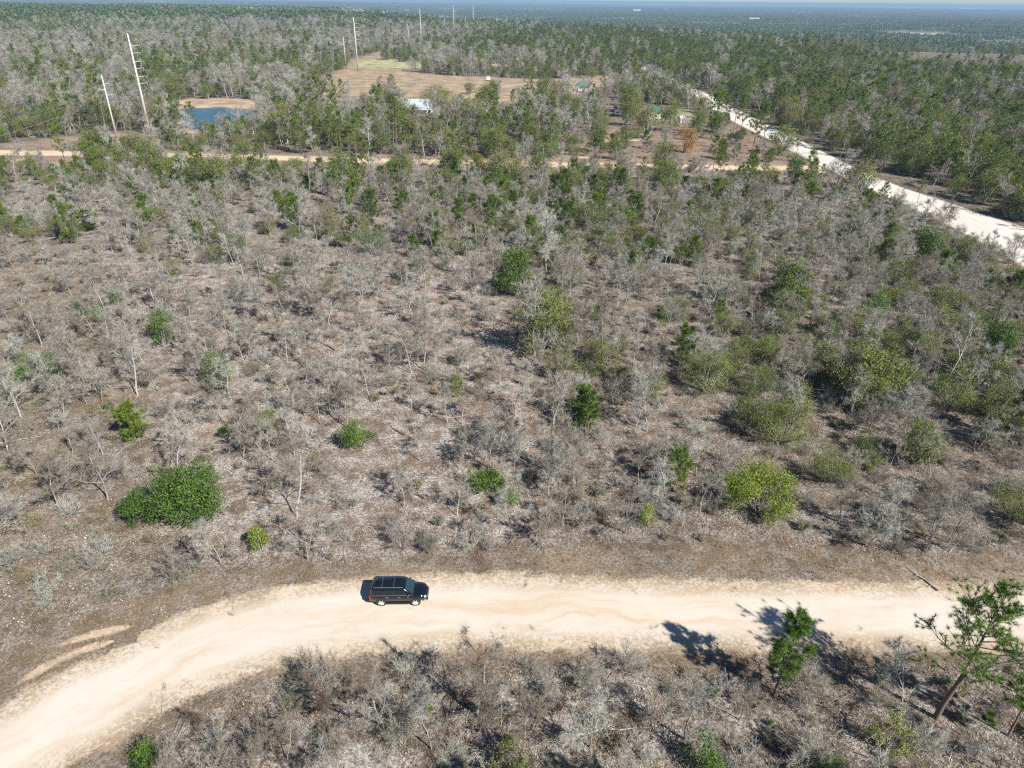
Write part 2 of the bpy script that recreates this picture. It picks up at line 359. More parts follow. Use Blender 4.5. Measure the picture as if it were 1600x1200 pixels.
mw = NT('pond_water'); posw = mw.n('ShaderNodeNewGeometry').outputs['Position']
mw.put(mw.b.inputs['Base Color'], C4((.03, .12, .20))); mw.b.inputs['Roughness'].default_value = .18
mw.put(mw.b.inputs['Normal'], mw.n('ShaderNodeBump', Strength=.55, Distance=.5, Height=mw.noise(posw, 1.2, 4.0)).outputs[0])
bmw = bmesh.new(); q = resample(np.concatenate([POND, POND[:1]]), 60)
f = bmw.faces.new([bmw.verts.new((x, y, -.35)) for x, y in (q[:-1] - q.mean(0)) * 1.06 + q.mean(0)])
if f.normal.z < 0: f.normal_flip()
me = bpy.data.meshes.new('pond_water'); bmw.to_mesh(me); me.materials.append(mw.m); me.polygons[0].flip() if me.polygons[0].normal.z < 0 else None
tag(link('pond_water', me), kind='structure')

# ------------------------------------------------------------------ plant geometry
def tubes(segs, sides=3):
    """segs n x 9: p0 p1 r0 r1 tone"""
    S = np.asarray(segs, float); n = len(S)
    p0, p1, r0, r1, tn = S[:, :3], S[:, 3:6], S[:, 6], S[:, 7], S[:, 8]
    d = p1 - p0; d /= np.linalg.norm(d, axis=1)[:, None] + 1e-9
    up = np.where(np.abs(d[:, 2:3]) > .9, np.array([[1., 0, 0]]), np.array([[0, 0, 1.]]))
    a = np.cross(d, up); a /= np.linalg.norm(a, axis=1)[:, None] + 1e-9; b = np.cross(d, a)
    an = np.arange(sides) * 2 * math.pi / sides
    ring = a[:, None] * np.cos(an)[None, :, None] + b[:, None] * np.sin(an)[None, :, None]
    V = np.concatenate([p0[:, None] + ring * r0[:, None, None], p1[:, None] + ring * r1[:, None, None]], 1).reshape(-1, 3)
    k = np.arange(sides); k2 = (k + 1) % sides
    f = np.stack([k, k2, k2 + sides, k + sides], 1)
    F = (np.arange(n)[:, None, None] * 2 * sides + f[None]).reshape(-1, 4)
    return V, F, np.repeat(tn, 2 * sides)

def grow(rs, out, p, d, L, r, lvl, spec, tone):
    """recursive limb; spec[lvl] = (segments, children, child length factor, spread angle, wobble, lift)"""
    ns, nc, lf, ang, wob, lift = spec[lvl]
    d = d / np.linalg.norm(d); pts = [p]; r_end = r * .35
    for i in range(ns):
        d = d + rs.normal(0, wob, 3); d[2] += lift; d /= np.linalg.norm(d)
        q = p + d * L / ns; ra = r + (r_end - r) * i / ns; rb = r + (r_end - r) * (i + 1) / ns
        out.append((lvl, (*p, *q, ra, rb, tone)))
        p = q; pts.append(p)
    if lvl + 1 < len(spec):
        for c in range(nc):
            t = .3 + .7 * (c + rs.random()) / nc if lvl else .28 + .72 * (c + rs.random()) / nc
            k = min(ns - 1, int(t * ns)); fr = t * ns - k; b = pts[k] * (1 - fr) + pts[k + 1] * fr
            ax = rs.normal(0, 1, 3); ax -= d * ax.dot(d); ax /= np.linalg.norm(ax)
            a = ang * rs.uniform(.6, 1.25); cdn = d * math.cos(a) + ax * math.sin(a)
            rr = (r + (r_end - r) * t)
            grow(rs, out, b, cdn, L * lf * rs.uniform(.6, 1.15) * (1.15 - .45 * t), rr * (.62 if lvl else .6), lvl + 1, spec, float(np.clip(tone + rs.normal(0, .2), 0, 1)))

def leaves(rs, C, N, size, tone, jitter=.9, aspect=.55):
    """leaf quads at centres C, facing around N"""
    n = len(C); d = N + rs.normal(0, jitter, (n, 3)); d /= np.linalg.norm(d, axis=1)[:, None]
    a = np.cross(d, rs.normal(0, 1, (n, 3))); a /= np.linalg.norm(a, axis=1)[:, None]; b = np.cross(d, a)
    s = size * rs.uniform(.65, 1.35, n)[:, None]
    fold = d * s * .12
    V = np.stack([C - a * s * .5, C + b * s * aspect * .5 + fold, C + a * s * .5, C - b * s * aspect * .5 + fold], 1).reshape(-1, 3)
    F = np.arange(4 * n).reshape(-1, 4)
    return V, F, np.repeat(tone, 4)

def blades(rs, C, D, length, width, tone):
    """thin pointed triangles from C along D"""
    n = len(C); a = np.cross(D, rs.normal(0, 1, (n, 3))); a /= np.linalg.norm(a, axis=1)[:, None] + 1e-9
    w = np.broadcast_to(width, (n,))[:, None]; L = np.broadcast_to(length, (n,))[:, None]
    V = np.stack([C - a * w * .5, C + a * w * .5, C + D * L], 1).reshape(-1, 3)
    return V, np.arange(3 * n).reshape(-1, 3), np.repeat(tone, 3)

def combine(parts):
    """parts: (V,F,tone,mat) -> V, faces list, tone"""
    Vs, fs, ts, o = [], [], [], 0
    for V, F, t, m in parts:
        Vs.append(V); fs.append((F + o, m)); ts.append(t); o += len(V)
    return np.concatenate(Vs), fs, np.concatenate(ts)
class Proto:
    """one kind of plant: stem parts and crown parts; .single() is both in one mesh for masses"""
    def __init__(s, name, stem_parts, crown_parts, mats, stem='trunk', crown='crown', h=1.0):
        s.name, s.h, s.stem_n, s.crown_n = name, h, stem, crown
        V, f, t = combine(stem_parts); s.stem = mesh(name + '_' + stem, V, f, mats, dict(tone=t))
        V, f, t = combine(crown_parts); s.crown = mesh(name + '_' + crown, V, f, mats, dict(tone=t))
        V, f, t = combine(stem_parts + crown_parts); s.all = mesh(name, V, f, mats, dict(tone=t))

def brush(rs, B, n, L, w, lift=.35):
    """hair-fine twigs along the outer branches: softens the crown"""
    i = rs.integers(0, len(B), n); t = rs.random((n, 1)); p0, p1 = B[i, :3], B[i, 3:6]
    d = (p1 - p0); d /= np.linalg.norm(d, axis=1)[:, None] + 1e-9
    D_ = d * .7 + rs.normal(0, .5, (n, 3)); D_[:, 2] += lift; D_ /= np.linalg.norm(D_, axis=1)[:, None]
    return blades(rs, p0 * (1 - t) + p1 * t, D_, L * rs.uniform(.5, 1.3, n), w, np.clip(B[i, 8] + rs.normal(0, .15, n), 0, 1))

def bare_tree(seed, h=5.0, spread=1.0, twig_r=.015, dense=1.0, hair=3000, mats=None, leafy=0, bark=None, name='bare_oak', lean=0.0):
    rs = np.random.default_rng(seed); out = []
    nst = 1
    for s in range(nst):
        d = np.array([rs.normal(0, .14) + lean, rs.normal(0, .14), 1.0])
        grow(rs, out, np.array([s * .12, 0, -.1]), d, h * .86, h * .0125, 0,
             [(6, int(10 * dense), .52 * spread, .78, .12, .03), (4, int(7 * dense), .50, .8, .20, .05), (3, 7, .50, .8, .25, .03), (2, 4, .6, .7, .3, .03)] if h > 3 else
             [(4, 8, .6, .8, .12, .02), (3, 7, .6, .8, .2, .05), (3, 5, .6, .7, .3, .03)], .6)
    S = [o[1] for o in out if o[0] == 0]; B = [o[1] for o in out if o[0] > 0]
    B = np.array(B); B[:, 6] = np.maximum(B[:, 6], twig_r); B[:, 7] = np.maximum(B[:, 7], twig_r * .6)
    crown = [(*tubes(B, 3), 1), (*brush(rs, B, hair, h * .075, max(.012, twig_r * .9)), 1)]
    if leafy:
        tips = B[rs.integers(0, len(B), leafy)][:, 3:6]
        crown.append((*leaves(rs, tips + rs.normal(0, .08, tips.shape), np.tile((0, 0, 1.), (leafy, 1)), .16, rs.random(leafy)), 2))
    return Proto(name, [(*tubes(S, 6), 0)], crown, mats or [M_BARK, M_TWIG, M_RUST], 'trunk', 'branches', h)

def scrub(seed, h=1.8, w=1.6, mats=None, leafy=0, name='scrub_bush', nst=14, leaf=.09):
    rs = np.random.default_rng(seed); out = []
    for s in range(nst):
        a = rs.uniform(0, 6.28); d = np.array([math.cos(a) * rs.uniform(.15, w * .6), math.sin(a) * rs.uniform(.15, w * .6), 1.0])
        grow(rs, out, np.array([math.cos(a) * .1, math.sin(a) * .1, -.05]), d, h * rs.uniform(.6, 1.05), .022, 0,
             [(3, 7, .5, .7, .12, .0), (2, 5, .55, .7, .2, .04), (2, 3, .6, .6, .25, 0)], float(rs.uniform(.3, .9)))
    S = [o[1] for o in out if o[0] == 0]; B = np.array([o[1] for o in out if o[0] > 0])
    B[:, 6] = np.maximum(B[:, 6], .010); B[:, 7] = np.maximum(B[:, 7], .006)
    crown = [(*tubes(B, 3), 1), (*brush(rs, B, 1800, h * .16, .011), 1)]
    if leafy:
        tips = B[rs.integers(0, len(B), leafy)][:, 3:6] + rs.normal(0, .07, (leafy, 3))
        crown.append((*leaves(rs, tips, np.tile((0, 0, 1.), (leafy, 1)), leaf, rs.random(leafy), 1.0), 2))
    return Proto(name, [(*tubes(S, 4), 0)], crown, mats or [M_BARK, M_TWIG, M_OLIVE], 'stems', 'branches', h)

def bush(seed, h, w, n, leaf, mat, name='evergreen_bush', lobes=12, bare=.0, ragged=.2, trunk=True, bark=None, twigs=True):
    """broad-leaved evergreen: leaves in the shells of many uneven lobes, gaps between"""
    rs = np.random.default_rng(seed); Cs, Ns, T = [], [], []
    out = []; L = []
    for i in range(lobes):
        a = rs.uniform(0, 6.28); zf = rs.uniform(.16, .80) if i else .78
        rad = w * .5 * math.sqrt(max(.05, 1 - ((zf - .38) / .62) ** 2)) * rs.uniform(.35, .85)
        if i == 0: rad = 0
        c = np.array([math.cos(a) * rad, math.sin(a) * rad, h * zf]); s = rs.uniform(.17, .30) * (w + h * .6) / 1.6
        s = min(s, c[2] * .9 + .1); L.append((c, s))
    k = np.array([s * s for _, s in L]); k = (k / k.sum() * n).astype(int)
    for (c, s), m in zip(L, k):
        d = rs.normal(0, 1, (m, 3)); d[:, 2] += .25; d /= np.linalg.norm(d, axis=1)[:, None]
        # sub clumps: modulate radius by direction so the outline is uneven
        q = rs.normal(0, 1, (9, 3)); q /= np.linalg.norm(q, axis=1)[:, None]
        b = np.max(d @ q.T, 1); rr = s * (.62 + .48 * smooth((b - .55) / .4)) * (1 - ragged * rs.random(m) ** 2 * 1.6)
        Cs.append(c + d * rr[:, None] * np.array([1, 1, .85])); Ns.append(d)
        T.append(np.clip(rs.normal(.5, .2) * .5 + .25 + rs.normal(0, .16, m) + .12 * smooth((b - .6) / .3), 0, 1))
    C = np.concatenate(Cs); N = np.concatenate(Ns); T = np.concatenate(T); keep = C[:, 2] > .05
    crown = [(*leaves(rs, C[keep], N[keep], leaf, T[keep], .75, .6), 2)]
    stem = []
    for c, s in L:
        b = np.array([rs.normal(0, .08), rs.normal(0, .08), -.1]); mid = (b + c) * .5 + rs.normal(0, .1 * h * .3, 3); mid[2] = abs(mid[2])
        stem += [(*b, *mid, .02 * h ** .8, .013 * h ** .8, .5), (*mid, *c, .013 * h ** .8, .006 * h ** .8, .5)]
        if twigs:
            for _ in range(10):
                e = c + rs.normal(0, 1, 3) * s * .62; out.append((*c, *e, .018, .007, float(rs.random())))

    if out: crown.append((*tubes(np.array(out), 3), 1))
    return Proto(name, [(*tubes(np.array(stem), 5), 0)], crown, [bark or M_BARK, M_TWIG, mat], 'stems', 'crown', h)

def pine(seed, h=10, start=.35, spread=.22, nb=22, sub=5, needles=18, nl=.34, nw=.045, mat=None, name='pine_tree', tr=None, droop=.1, tops=1.0, bend=.02, sides=6):
    rs = np.random.default_rng(seed); mat = mat or M_NEEDLE
    tr = tr or h * .0125; S = []; p = np.array([0, 0, -.15]); d = np.array([0, 0, 1.0]); pts = [p]; ns = 8
    for i in range(ns):
        d = d + np.array([rs.normal(0, bend), rs.normal(0, bend), 0]); d /= np.linalg.norm(d)
        q = p + d * (h + .15) / ns * 1.0; S.append((*p, *q, tr * (1 - .88 * i / ns), tr * (1 - .88 * (i + 1) / ns), .5)); p = q; pts.append(q)
    pts = np.array(pts); B = []; tuft = []
    for i in range(nb):
        t = start + (1 - start) * ((i + rs.random() * .8) / nb) ** .9; t = min(t, .985)
        k = min(ns - 1, int(t * ns)); fr = t * ns - k; b = pts[k] * (1 - fr) + pts[k + 1] * fr
        u = (t - start) / (1 - start)
        L = h * spread * (math.sin((.22 + .66 * u) * math.pi) ** .8) * rs.uniform(.6, 1.2)
        a = i * 2.4 + rs.normal(0, .4); el = rs.uniform(-.05, .45) + u * .7
        dd = np.array([math.cos(a) * math.cos(el), math.sin(a) * math.cos(el), math.sin(el)])
        q0 = b; m = 3; br = tr * (1 - .88 * t) * .5 + .012; bp = [b]
        for j in range(m):
            dd = dd + rs.normal(0, .13, 3); dd[2] += .10 - droop * .3; dd /= np.linalg.norm(dd)
            q1 = q0 + dd * L / m; B.append((*q0, *q1, br * (1 - .7 * j / m), br * (1 - .7 * (j + 1) / m), .5)); q0 = q1; bp.append(q1)
        tuft.append((bp[-1], dd, rs.random()))
        for s in range(sub):
            tt = .35 + .6 * rs.random(); kk = min(m - 1, int(tt * m)); f2 = tt * m - kk; bb = bp[kk] * (1 - f2) + bp[kk + 1] * f2
            ax = rs.normal(0, 1, 3); ax[2] = ax[2] * .5 + .35; e = dd * .6 + ax / np.linalg.norm(ax) * .75; e /= np.linalg.norm(e)
            ee = bb + e * L * rs.uniform(.2, .42); B.append((*bb, *ee, br * .4, br * .22 + .004, .5)); tuft.append((ee, e, rs.random()))
            if rs.random() < .6: tuft.append((bb * .4 + ee * .6, e, rs.random()))
    for _ in range(int(2 * tops)): tuft.append((pts[-1] + rs.normal(0, .12, 3), np.array([0, 0, 1.]) + rs.normal(0, .3, 3), rs.random()))
    C = np.repeat(np.array([t[0] for t in tuft]), needles, 0); D0 = np.repeat(np.array([t[1] for t in tuft]), needles, 0)
    T = np.repeat(np.array([t[2] for t in tuft]), needles)
    D = D0 * .55 + rs.normal(0, .75, C.shape); D[:, 2] += .12; D /= np.linalg.norm(D, axis=1)[:, None]
    C = C - D0 * rs.uniform(0, .35, len(C))[:, None] * nl * 1.4
    crown = [(*blades(rs, C, D, nl * rs.uniform(.7, 1.2, len(C)), nw, np.clip(T + rs.normal(0, .12, len(C)), 0, 1)), 2), (*tubes(np.array(B), 4), 1)]
    return Proto(name, [(*tubes(np.array(S), sides), 0)], crown, [M_PINEBARK, M_PINEBARK, mat], 'trunk', 'crown', h)

PR = {}
PR['bare_oak'] = [bare_tree(100 + i, h=rh, spread=sp, dense=dn) for i, (rh, sp, dn) in enumerate([(5.8, 1.0, 1.0), (6.6, .9, 1.0), (4.6, 1.15, 1.0), (5.6, .95, .85), (7.2, .85, 1.1), (4.0, 1.2, 1.0), (6.0, .8, .8), (5.0, 1.05, 1.1)])]
PR['scrub_bush'] = [scrub(200 + i, h=a, w=b, leafy=c) for i, (a, b, c) in enumerate([(2.2, 1.5, 0), (1.7, 1.9, 0), (2.6, 1.3, 150), (1.5, 2.0, 350), (2.0, 1.6, 0), (1.2, 2.2, 500)])]
PR['low_shrub'] = [scrub(230 + i, h=.9, w=2.0, leafy=600, mats=[M_BARK, M_TWIG, M_LOWSHRUB], nst=12, name='low_shrub', leaf=.10) for i in range(3)]
PR['evergreen_bush'] = [bush(300 + i, a, b, int(n * 2.0), .115, M_OLIVE, lobes=lo + 3, ragged=.6) for i, (a, b, n, lo) in enumerate([(4.2, 4.2, 2600, 13), (3.4, 3.8, 2200, 11), (5.2, 4.0, 2800, 14), (2.6, 3.2, 1600, 9), (4.6, 3.2, 2300, 12), (3.0, 2.6, 1500, 8)])]
PR['pine_tree'] = [pine(400 + i, h=hh, start=st, spread=sp, nb=nb, needles=12, nl=.42, nw=.085) for i, (hh, st, sp, nb) in enumerate([(10, .38, .20, 24), (12, .5, .17, 22), (8, .22, .24, 24), (11, .45, .19, 22), (6, .12, .26, 20)])]
PR['young_pine'] = [pine(440 + i, h=hh, start=.08, spread=sp, nb=30, sub=9, needles=14, nl=.42, nw=.055, name='young_pine', tr=.05, droop=0.0) for i, (hh, sp) in enumerate([(4.6, .42), (3.6, .46), (6.0, .36)])]
PR['tall_oak'] = [bare_tree(500 + i, h=hh, spread=sp, dense=1.0, twig_r=.026, hair=1500, name='tall_bare_tree') for i, (hh, sp) in enumerate([(10, .8), (12, .7), (9, .9), (11, .75)])]
PR['live_oak'] = [bush(540 + i, a, b, 4600, .26, M_OLIVE, name='live_oak', lobes=15, ragged=.45) for i, (a, b) in enumerate([(9, 7.5), (8, 7), (10, 7), (7, 6.5)])]

# ------------------------------------------------------------------ scattering
def scatter(name, protos, pts, rotz, scale, idx, label, cat, tilt=None):
    """one mass: real points carrying instances of the prototype meshes"""
    if len(pts) == 0: return
    key = name + '_kinds'; pc = bpy.data.collections.new(key)
    for k, me in enumerate(protos):
        o = bpy.data.objects.new(f'{me.name}_{k:02d}', me); pc.objects.link(o)
    n = len(pts); me = bpy.data.meshes.new(name); me.vertices.add(n); me.vertices.foreach_set('co', np.asarray(pts, np.float32).ravel())
    r = np.zeros((n, 3), np.float32); r[:, 2] = rotz
    if tilt is not None: r[:, :2] = tilt
    a = me.attributes.new('rot', 'FLOAT_VECTOR', 'POINT'); a.data.foreach_set('vector', r.ravel())
    s = np.asarray(scale, np.float32); s = np.repeat(s[:, None], 3, 1) if s.ndim == 1 else s
    a = me.attributes.new('scl', 'FLOAT_VECTOR', 'POINT'); a.data.foreach_set('vector', s.astype(np.float32).ravel())
    a = me.attributes.new('idx', 'INT', 'POINT'); a.data.foreach_set('value', np.asarray(idx, np.int32))
    for mt in {m for p in protos for m in p.materials}: me.materials.append(mt)
    o = link(name, me); tag(o, label, cat, kind='stuff')
    ng = bpy.data.node_groups.new(name, 'GeometryNodeTree')
    ng.interface.new_socket('Geometry', in_out='INPUT', socket_type='NodeSocketGeometry'); ng.interface.new_socket('Geometry', in_out='OUTPUT', socket_type='NodeSocketGeometry')
    gi, go = ng.nodes.new('NodeGroupInput'), ng.nodes.new('NodeGroupOutput')
    ip = ng.nodes.new('GeometryNodeInstanceOnPoints'); ci = ng.nodes.new('GeometryNodeCollectionInfo'); ci.inputs[0].default_value = pc
    ci.inputs['Separate Children'].default_value = True; ci.inputs['Reset Children'].default_value = True
    ip.inputs['Pick Instance'].default_value = True
    def na(nm, ty):
        x = ng.nodes.new('GeometryNodeInputNamedAttribute'); x.data_type = ty; x.inputs['Name'].default_value = nm; return x.outputs['Attribute']
    e = ng.nodes.new('FunctionNodeEulerToRotation'); ng.links.new(na('rot', 'FLOAT_VECTOR'), e.inputs[0]); ng.links.new(e.outputs[0], ip.inputs['Rotation'])
    ng.links.new(na('scl', 'FLOAT_VECTOR'), ip.inputs['Scale']); ng.links.new(na('idx', 'INT'), ip.inputs['Instance Index'])
    ng.links.new(gi.outputs[0], ip.inputs['Points']); ng.links.new(ci.outputs[0], ip.inputs['Instance']); ng.links.new(ip.outputs[0], go.inputs[0])
    md = o.modifiers.new('scatter', 'NODES'); md.node_group = ng
    return o

def clear_of_roads(X, Y, m1, m2, m3):
    return (sdf(POLY_ROAD, X, Y) < -m1) & (sdf(POLY_R2, X, Y) < -m2) & (sdf(POLY_R3, X, Y) < -m3)

# landmarks placed one by one from the photograph: (pixel x, pixel y of the foot) ...
LM = []          # filled with (x, y, radius) so the random planting keeps off them
def thing_tree(pr, name, x, y, rz, s, label, cat, group=None, own=True):
    root = bpy.data.objects.new(name, None); COL.objects.link(root); root.location = (x, y, float(height(np.array([x]), np.array([y]))[0]))
    root.empty_display_size = .3
    root.rotation_euler = (0, 0, rz); root.scale = (s, s, s) if np.isscalar(s) else s
    link(pr.stem_n, pr.stem, root); link(pr.crown_n, pr.crown, root)
    return tag(root, label, cat, group)
def special(px, py, pr, name, label, cat, s=1.0, rz=0.0, rad=1.5):
    x, y = g(px, py); LM.append((x, y, rad)); return thing_tree(pr, name, x, y, rz, s, label, cat)

mag = bush(601, 6.6, 7.0, 15000, .21, M_DGREEN, 'broadleaf_evergreen', lobes=24, ragged=.5)
mag2 = bush(602, 3.6, 5.0, 6000, .19, M_DGREEN, 'broadleaf_evergreen', lobes=11, ragged=.4)
special(303, 806, mag, 'broadleaf_evergreen', 'large dark green glossy shrub, biggest in the lot left of the black SUV', 'shrub', 1.0, .3, 4.2)
special(222, 808, mag2, 'broadleaf_evergreen', 'ragged dark green shrub touching the left side of the largest dark green shrub', 'shrub', .95, 1.2, 2.5)
yel = bush(603, 3.4, 1.9, 1900, .15, M_YGREEN, 'upright_shrub', lobes=9, ragged=.25)
special(408, 860, yel, 'upright_shrub', 'narrow upright yellow-green shrub near the lot corner above the sandy road', 'shrub', 1, 0, 1.6)
rnd = bush(604, 5.2, 8.6, 13000, .18, M_YGREEN, 'round_leafy_tree', lobes=26, ragged=.5)
special(1183, 800, rnd, 'round_leafy_tree', 'round yellow-green leafy tree standing alone above the road on the right', 'tree', 1, .6, 4.4)
bg1 = bush(605, 4.3, 3.7, 3000, .17, M_BGREEN, 'green_shrub', lobes=13, ragged=.35)
bg2 = bush(606, 6.0, 4.6, 4000, .17, M_BGREEN, 'green_shrub', lobes=15, ragged=.4)
bg3 = bush(607, 6.6, 3.4, 3800, .18, M_DGREEN, 'green_shrub', lobes=15, ragged=.3)
special(556, 700, bg1, 'green_shrub', 'bright green bushy shrub in the middle of the lot, straight above the SUV', 'shrub', 1, 0, 2)
special(344, 607, bg2, 'green_shrub', 'tall two-lobed green shrub in the left part of the lot', 'shrub', 1, 1, 2.2)
special(257, 541, bg3, 'green_shrub', 'narrow dark green leaning shrub near the upper left of the lot', 'shrub', 1, 2, 2)
special(130, 500, bg3, 'green_shrub', 'pointed dark green shrub left of the lot, taller of a touching pair', 'shrub', .72, .5, 1.6)
special(158, 503, bg1, 'green_shrub', 'rounder dark green shrub on the right of a touching pair', 'shrub', .72, .5, 1.2)
special(58, 592, bg2, 'green_shrub', 'wide mid-green shrub near the left edge of the view', 'shrub', (1.15, 1.15, .75), 2.5, 2.4)
special(355, 683, bg1, 'green_shrub', 'small bright yellow-green shrub between the tall green shrub and the largest dark shrub', 'shrub', .5, .5, 1)
bg4 = bush(608, 2.4, 5.2, 3400, .17, M_BGREEN, 'green_shrub', lobes=15, ragged=.4)
special(755, 762, bg4, 'green_shrub', 'low spreading bright green shrub at the lower right of the lot', 'shrub', 1, .2, 2.2)
special(795, 792, bg1, 'green_shrub', 'half-hidden green shrub under bare branches beside the low spreading shrub', 'shrub', .6, .2, 1.4)
dk = bush(609, 10.5, 6.0, 6500, .28, M_DGREEN, 'evergreen_tree', lobes=20, ragged=.3)
special(804, 462, dk, 'evergreen_tree', 'tall dark green leafy tree at the far right corner of the lot', 'tree', 1, .2, 3)
sg = bush(610, 5.6, 8.2, 12000, .14, M_SAGE, 'grey_green_tree', lobes=18, ragged=.3)
special(582, 396, sg, 'grey_green_tree', 'rounded grey-green tree just beyond the far edge of the lot', 'tree', 1, .2, 4)
special(935, 500, bg1, 'green_shrub', 'small bright green upright shrub right of the lot halfway to the tall dark tree', 'shrub', (.75, .75, .95), .2, 1.4)
special(1362, 500, bg1, 'green_shrub', 'bright green cone-shaped shrub amid bare trees on the right', 'shrub', (1.1, 1.1, 1.3), .2, 2)
special(1247, 497, bg1, 'green_shrub', 'compact vivid green shrub left of the cone-shaped one', 'shrub', .8, 1.2, 1.6)
special(1298, 532, bg1, 'green_shrub', 'little vivid green shrub in front of the compact vivid one', 'shrub', .72, 2.2, 1.4)
special(1012, 820, yel, 'upright_shrub', 'slim light green shrub above the road between the lot and the round tree', 'shrub', (1.0, 1.0, .95), 1.0, 1.2)
special(1545, 572, mag, 'broadleaf_evergreen', 'big dark green leafy tree near the right edge of the view', 'tree', (.8, .8, 1.1), 1.0, 4)
special(1440, 405, dk, 'evergreen_tree', 'broad olive green tree beside the pale sand road on the right', 'tree', (1.2, 1.2, .75), 1.6, 4)
lo1 = bush(611, 5.8, 6.6, 11000, .12, M_OLIVE, 'olive_green_tree', lobes=24, ragged=.6)
for k, (px, py, s, rz, lb) in enumerate([(1105, 612, 1.15, 0, 'dense olive green tree, largest in the cluster right of the lot'), (1220, 690, 1.1, 1, 'feathery olive tree in the middle of the right-hand thicket'), (1480, 640, 1.2, 2, 'tall dark olive tree below the right edge of the thicket'), (1290, 752, .85, 3, 'low olive tree just right of the round yellow-green tree'),
        (1060, 500, .8, .6, 'small olive tree behind the largest olive tree on the right'), (925, 360, 1.15, 4, 'dark olive rounded tree beyond the right part of the lot'), (1580, 812, .9, 2, 'dark olive shrub cut by the right edge above the road'), (350, 385, .9, 3, 'olive tree just beyond the far left part of the lot'), (1180, 620, .9, 5, 'olive tree between the largest one and the bare tangle'), (440, 455, .75, 2, 'dark little olive tree inside the far edge of the lot'), (1500, 540, 1.0, 5, 'olive tree touching the big dark tree at the right edge')]):
    special(px, py, lo1, 'olive_green_tree', lb, 'tree', s, rz, 2.6 * s)
# bottom strip
sph = bush(612, 1.5, 1.5, 900, .12, M_BGREEN, 'small_green_shrub', lobes=6, ragged=.2)
special(667, 1112, sph, 'small_green_shrub', 'small vivid green ball-shaped shrub below the road and right of the SUV', 'shrub', .85, 0, .8)
special(792, 1165, sph, 'small_green_shrub', 'small green shrub at the bottom edge, right of the vivid ball-shaped one', 'shrub', .7, 1, .7)
special(1120, 1092, sph, 'small_green_shrub', 'tiny green shrub just left of the short pine below the road', 'shrub', .6, 2, .5)
special(1205, 1134, sph, 'small_green_shrub', 'tiny bright green tuft below the foot of the short pine', 'shrub', .45, 2, .5)
air = bush(613, 3.6, 3.2, 1300, .15, M_YGREEN, 'airy_shrub', lobes=10, ragged=.9)
special(1385, 1168, air, 'airy_shrub', 'airy yellow-green shrub between the two pines below the road', 'shrub', 1, .4, 1.3)
special(1095, 1205, bg1, 'green_shrub', 'green shrub cut by the bottom edge left of the short pine', 'shrub', .75, 2, 1.2)
special(228, 1205, bg1, 'green_shrub', 'green shrub at the bottom left corner under the road bend', 'shrub', .6, 2, 1.2)
special(1290, 1215, bg2, 'green_shrub', 'green shrub cut by the bottom edge below the airy shrub', 'shrub', .45, 2, 1.2)
# pines by the road
hp1 = pine(701, h=8.6, start=.26, spread=.21, nb=36, sub=10, needles=34, nl=.38, nw=.030, mat=M_NEEDLE_HERO, name='roadside_pine', tr=.13, sides=8)
hp2 = pine(702, h=12.0, start=.42, spread=.33, nb=30, sub=12, needles=36, nl=.38, nw=.030, mat=M_NEEDLE_HERO, name='roadside_pine', tr=.24, bend=.03, sides=10)
hp3 = pine(703, h=8.5, start=.35, spread=.28, nb=24, sub=8, needles=40, nl=.38, nw=.032, mat=M_NEEDLE_HERO, name='roadside_pine', tr=.11, sides=8)
special(1209, 1087, hp1, 'roadside_pine', 'short bright green pine standing below the road, shadow across the sand', 'pine tree', 1, 0, 1.2)
special(1462, 1122, hp2, 'roadside_pine', 'tall spreading pine with bare dark trunk at the lower right', 'pine tree', 1, .7, 1.6)
special(1575, 1150, hp3, 'roadside_pine', 'lower pine behind the tall spreading one, cut by the right edge', 'pine tree', .85, .7, 1.6)
special(1668, 1268, PR['tall_oak'][1], 'bare_tree', 'tall bare tree just outside the lower right corner, its trunk shadow crossing the ground', 'tree', (.6, .6, 1.1), 2.7, 1.6)
sap = pine(704, h=2.6, start=.45, spread=.22, nb=5, sub=2, needles=60, nl=.36, nw=.03, mat=M_NEEDLE_HERO, name='pine_sapling', tr=.04)
special(1535, 1150, sap, 'pine_sapling', 'thin pine sapling with a single tuft right of the tall pine trunk', 'pine tree', 1, 0, .8)
# dark bare trees with rust leaves
dbt = bare_tree(720, h=5.4, spread=.8, leafy=160, mats=[M_DARKBARK, M_DARKBARK, M_RUST], lean=-.35, name='dark_bare_tree', twig_r=.012)
special(548, 1118, dbt, 'dark_bare_tree', 'dark leaning bare tree with rusty leaves reaching over the road edge', 'tree', 1, 0, 1)
special(330, 1128, dbt, 'dark_bare_tree', 'small dark bare tree at the lower road edge on the left', 'tree', .55, .6, 1)
ora = bush(614, 8.5, 7.0, 2200, .36, M_ORANGE, 'autumn_tree', lobes=13, ragged=.8)
special(1068, 238, ora, 'autumn_tree', 'orange-leaved tree in the clearing near the green-roofed white house', 'tree', 1.15, 0, 7)
special(1238, 290, dk, 'evergreen_tree', 'dark green tree standing where the back road meets the pale road', 'tree', .95, 3, 4)
special(1120, 207, PR['live_oak'][0], 'evergreen_tree', 'grey-green tree by the pale road behind the orange tree', 'tree', 1.05, 1, 4)
lv = bush(615, 12, 17, 4200, .5, M_OLIVE, 'spreading_oak', lobes=22, ragged=.3)
special(680, 166, lv, 'spreading_oak', 'wide olive oak spreading behind the pale metal-roofed house', 'tree', .9, 0, 7)
ft = bush(616, 7.5, 6.5, 2200, .42, M_OLIVE, 'field_tree', lobes=12, ragged=.3)
special(731, 147, ft, 'field_tree', 'lone tree in the tan clearing, left one of two', 'tree', .9, 0, 4)
special(771, 145, ft, 'field_tree', 'lone darker tree in the tan clearing, right one of two', 'tree', 1.05, 1, 4)
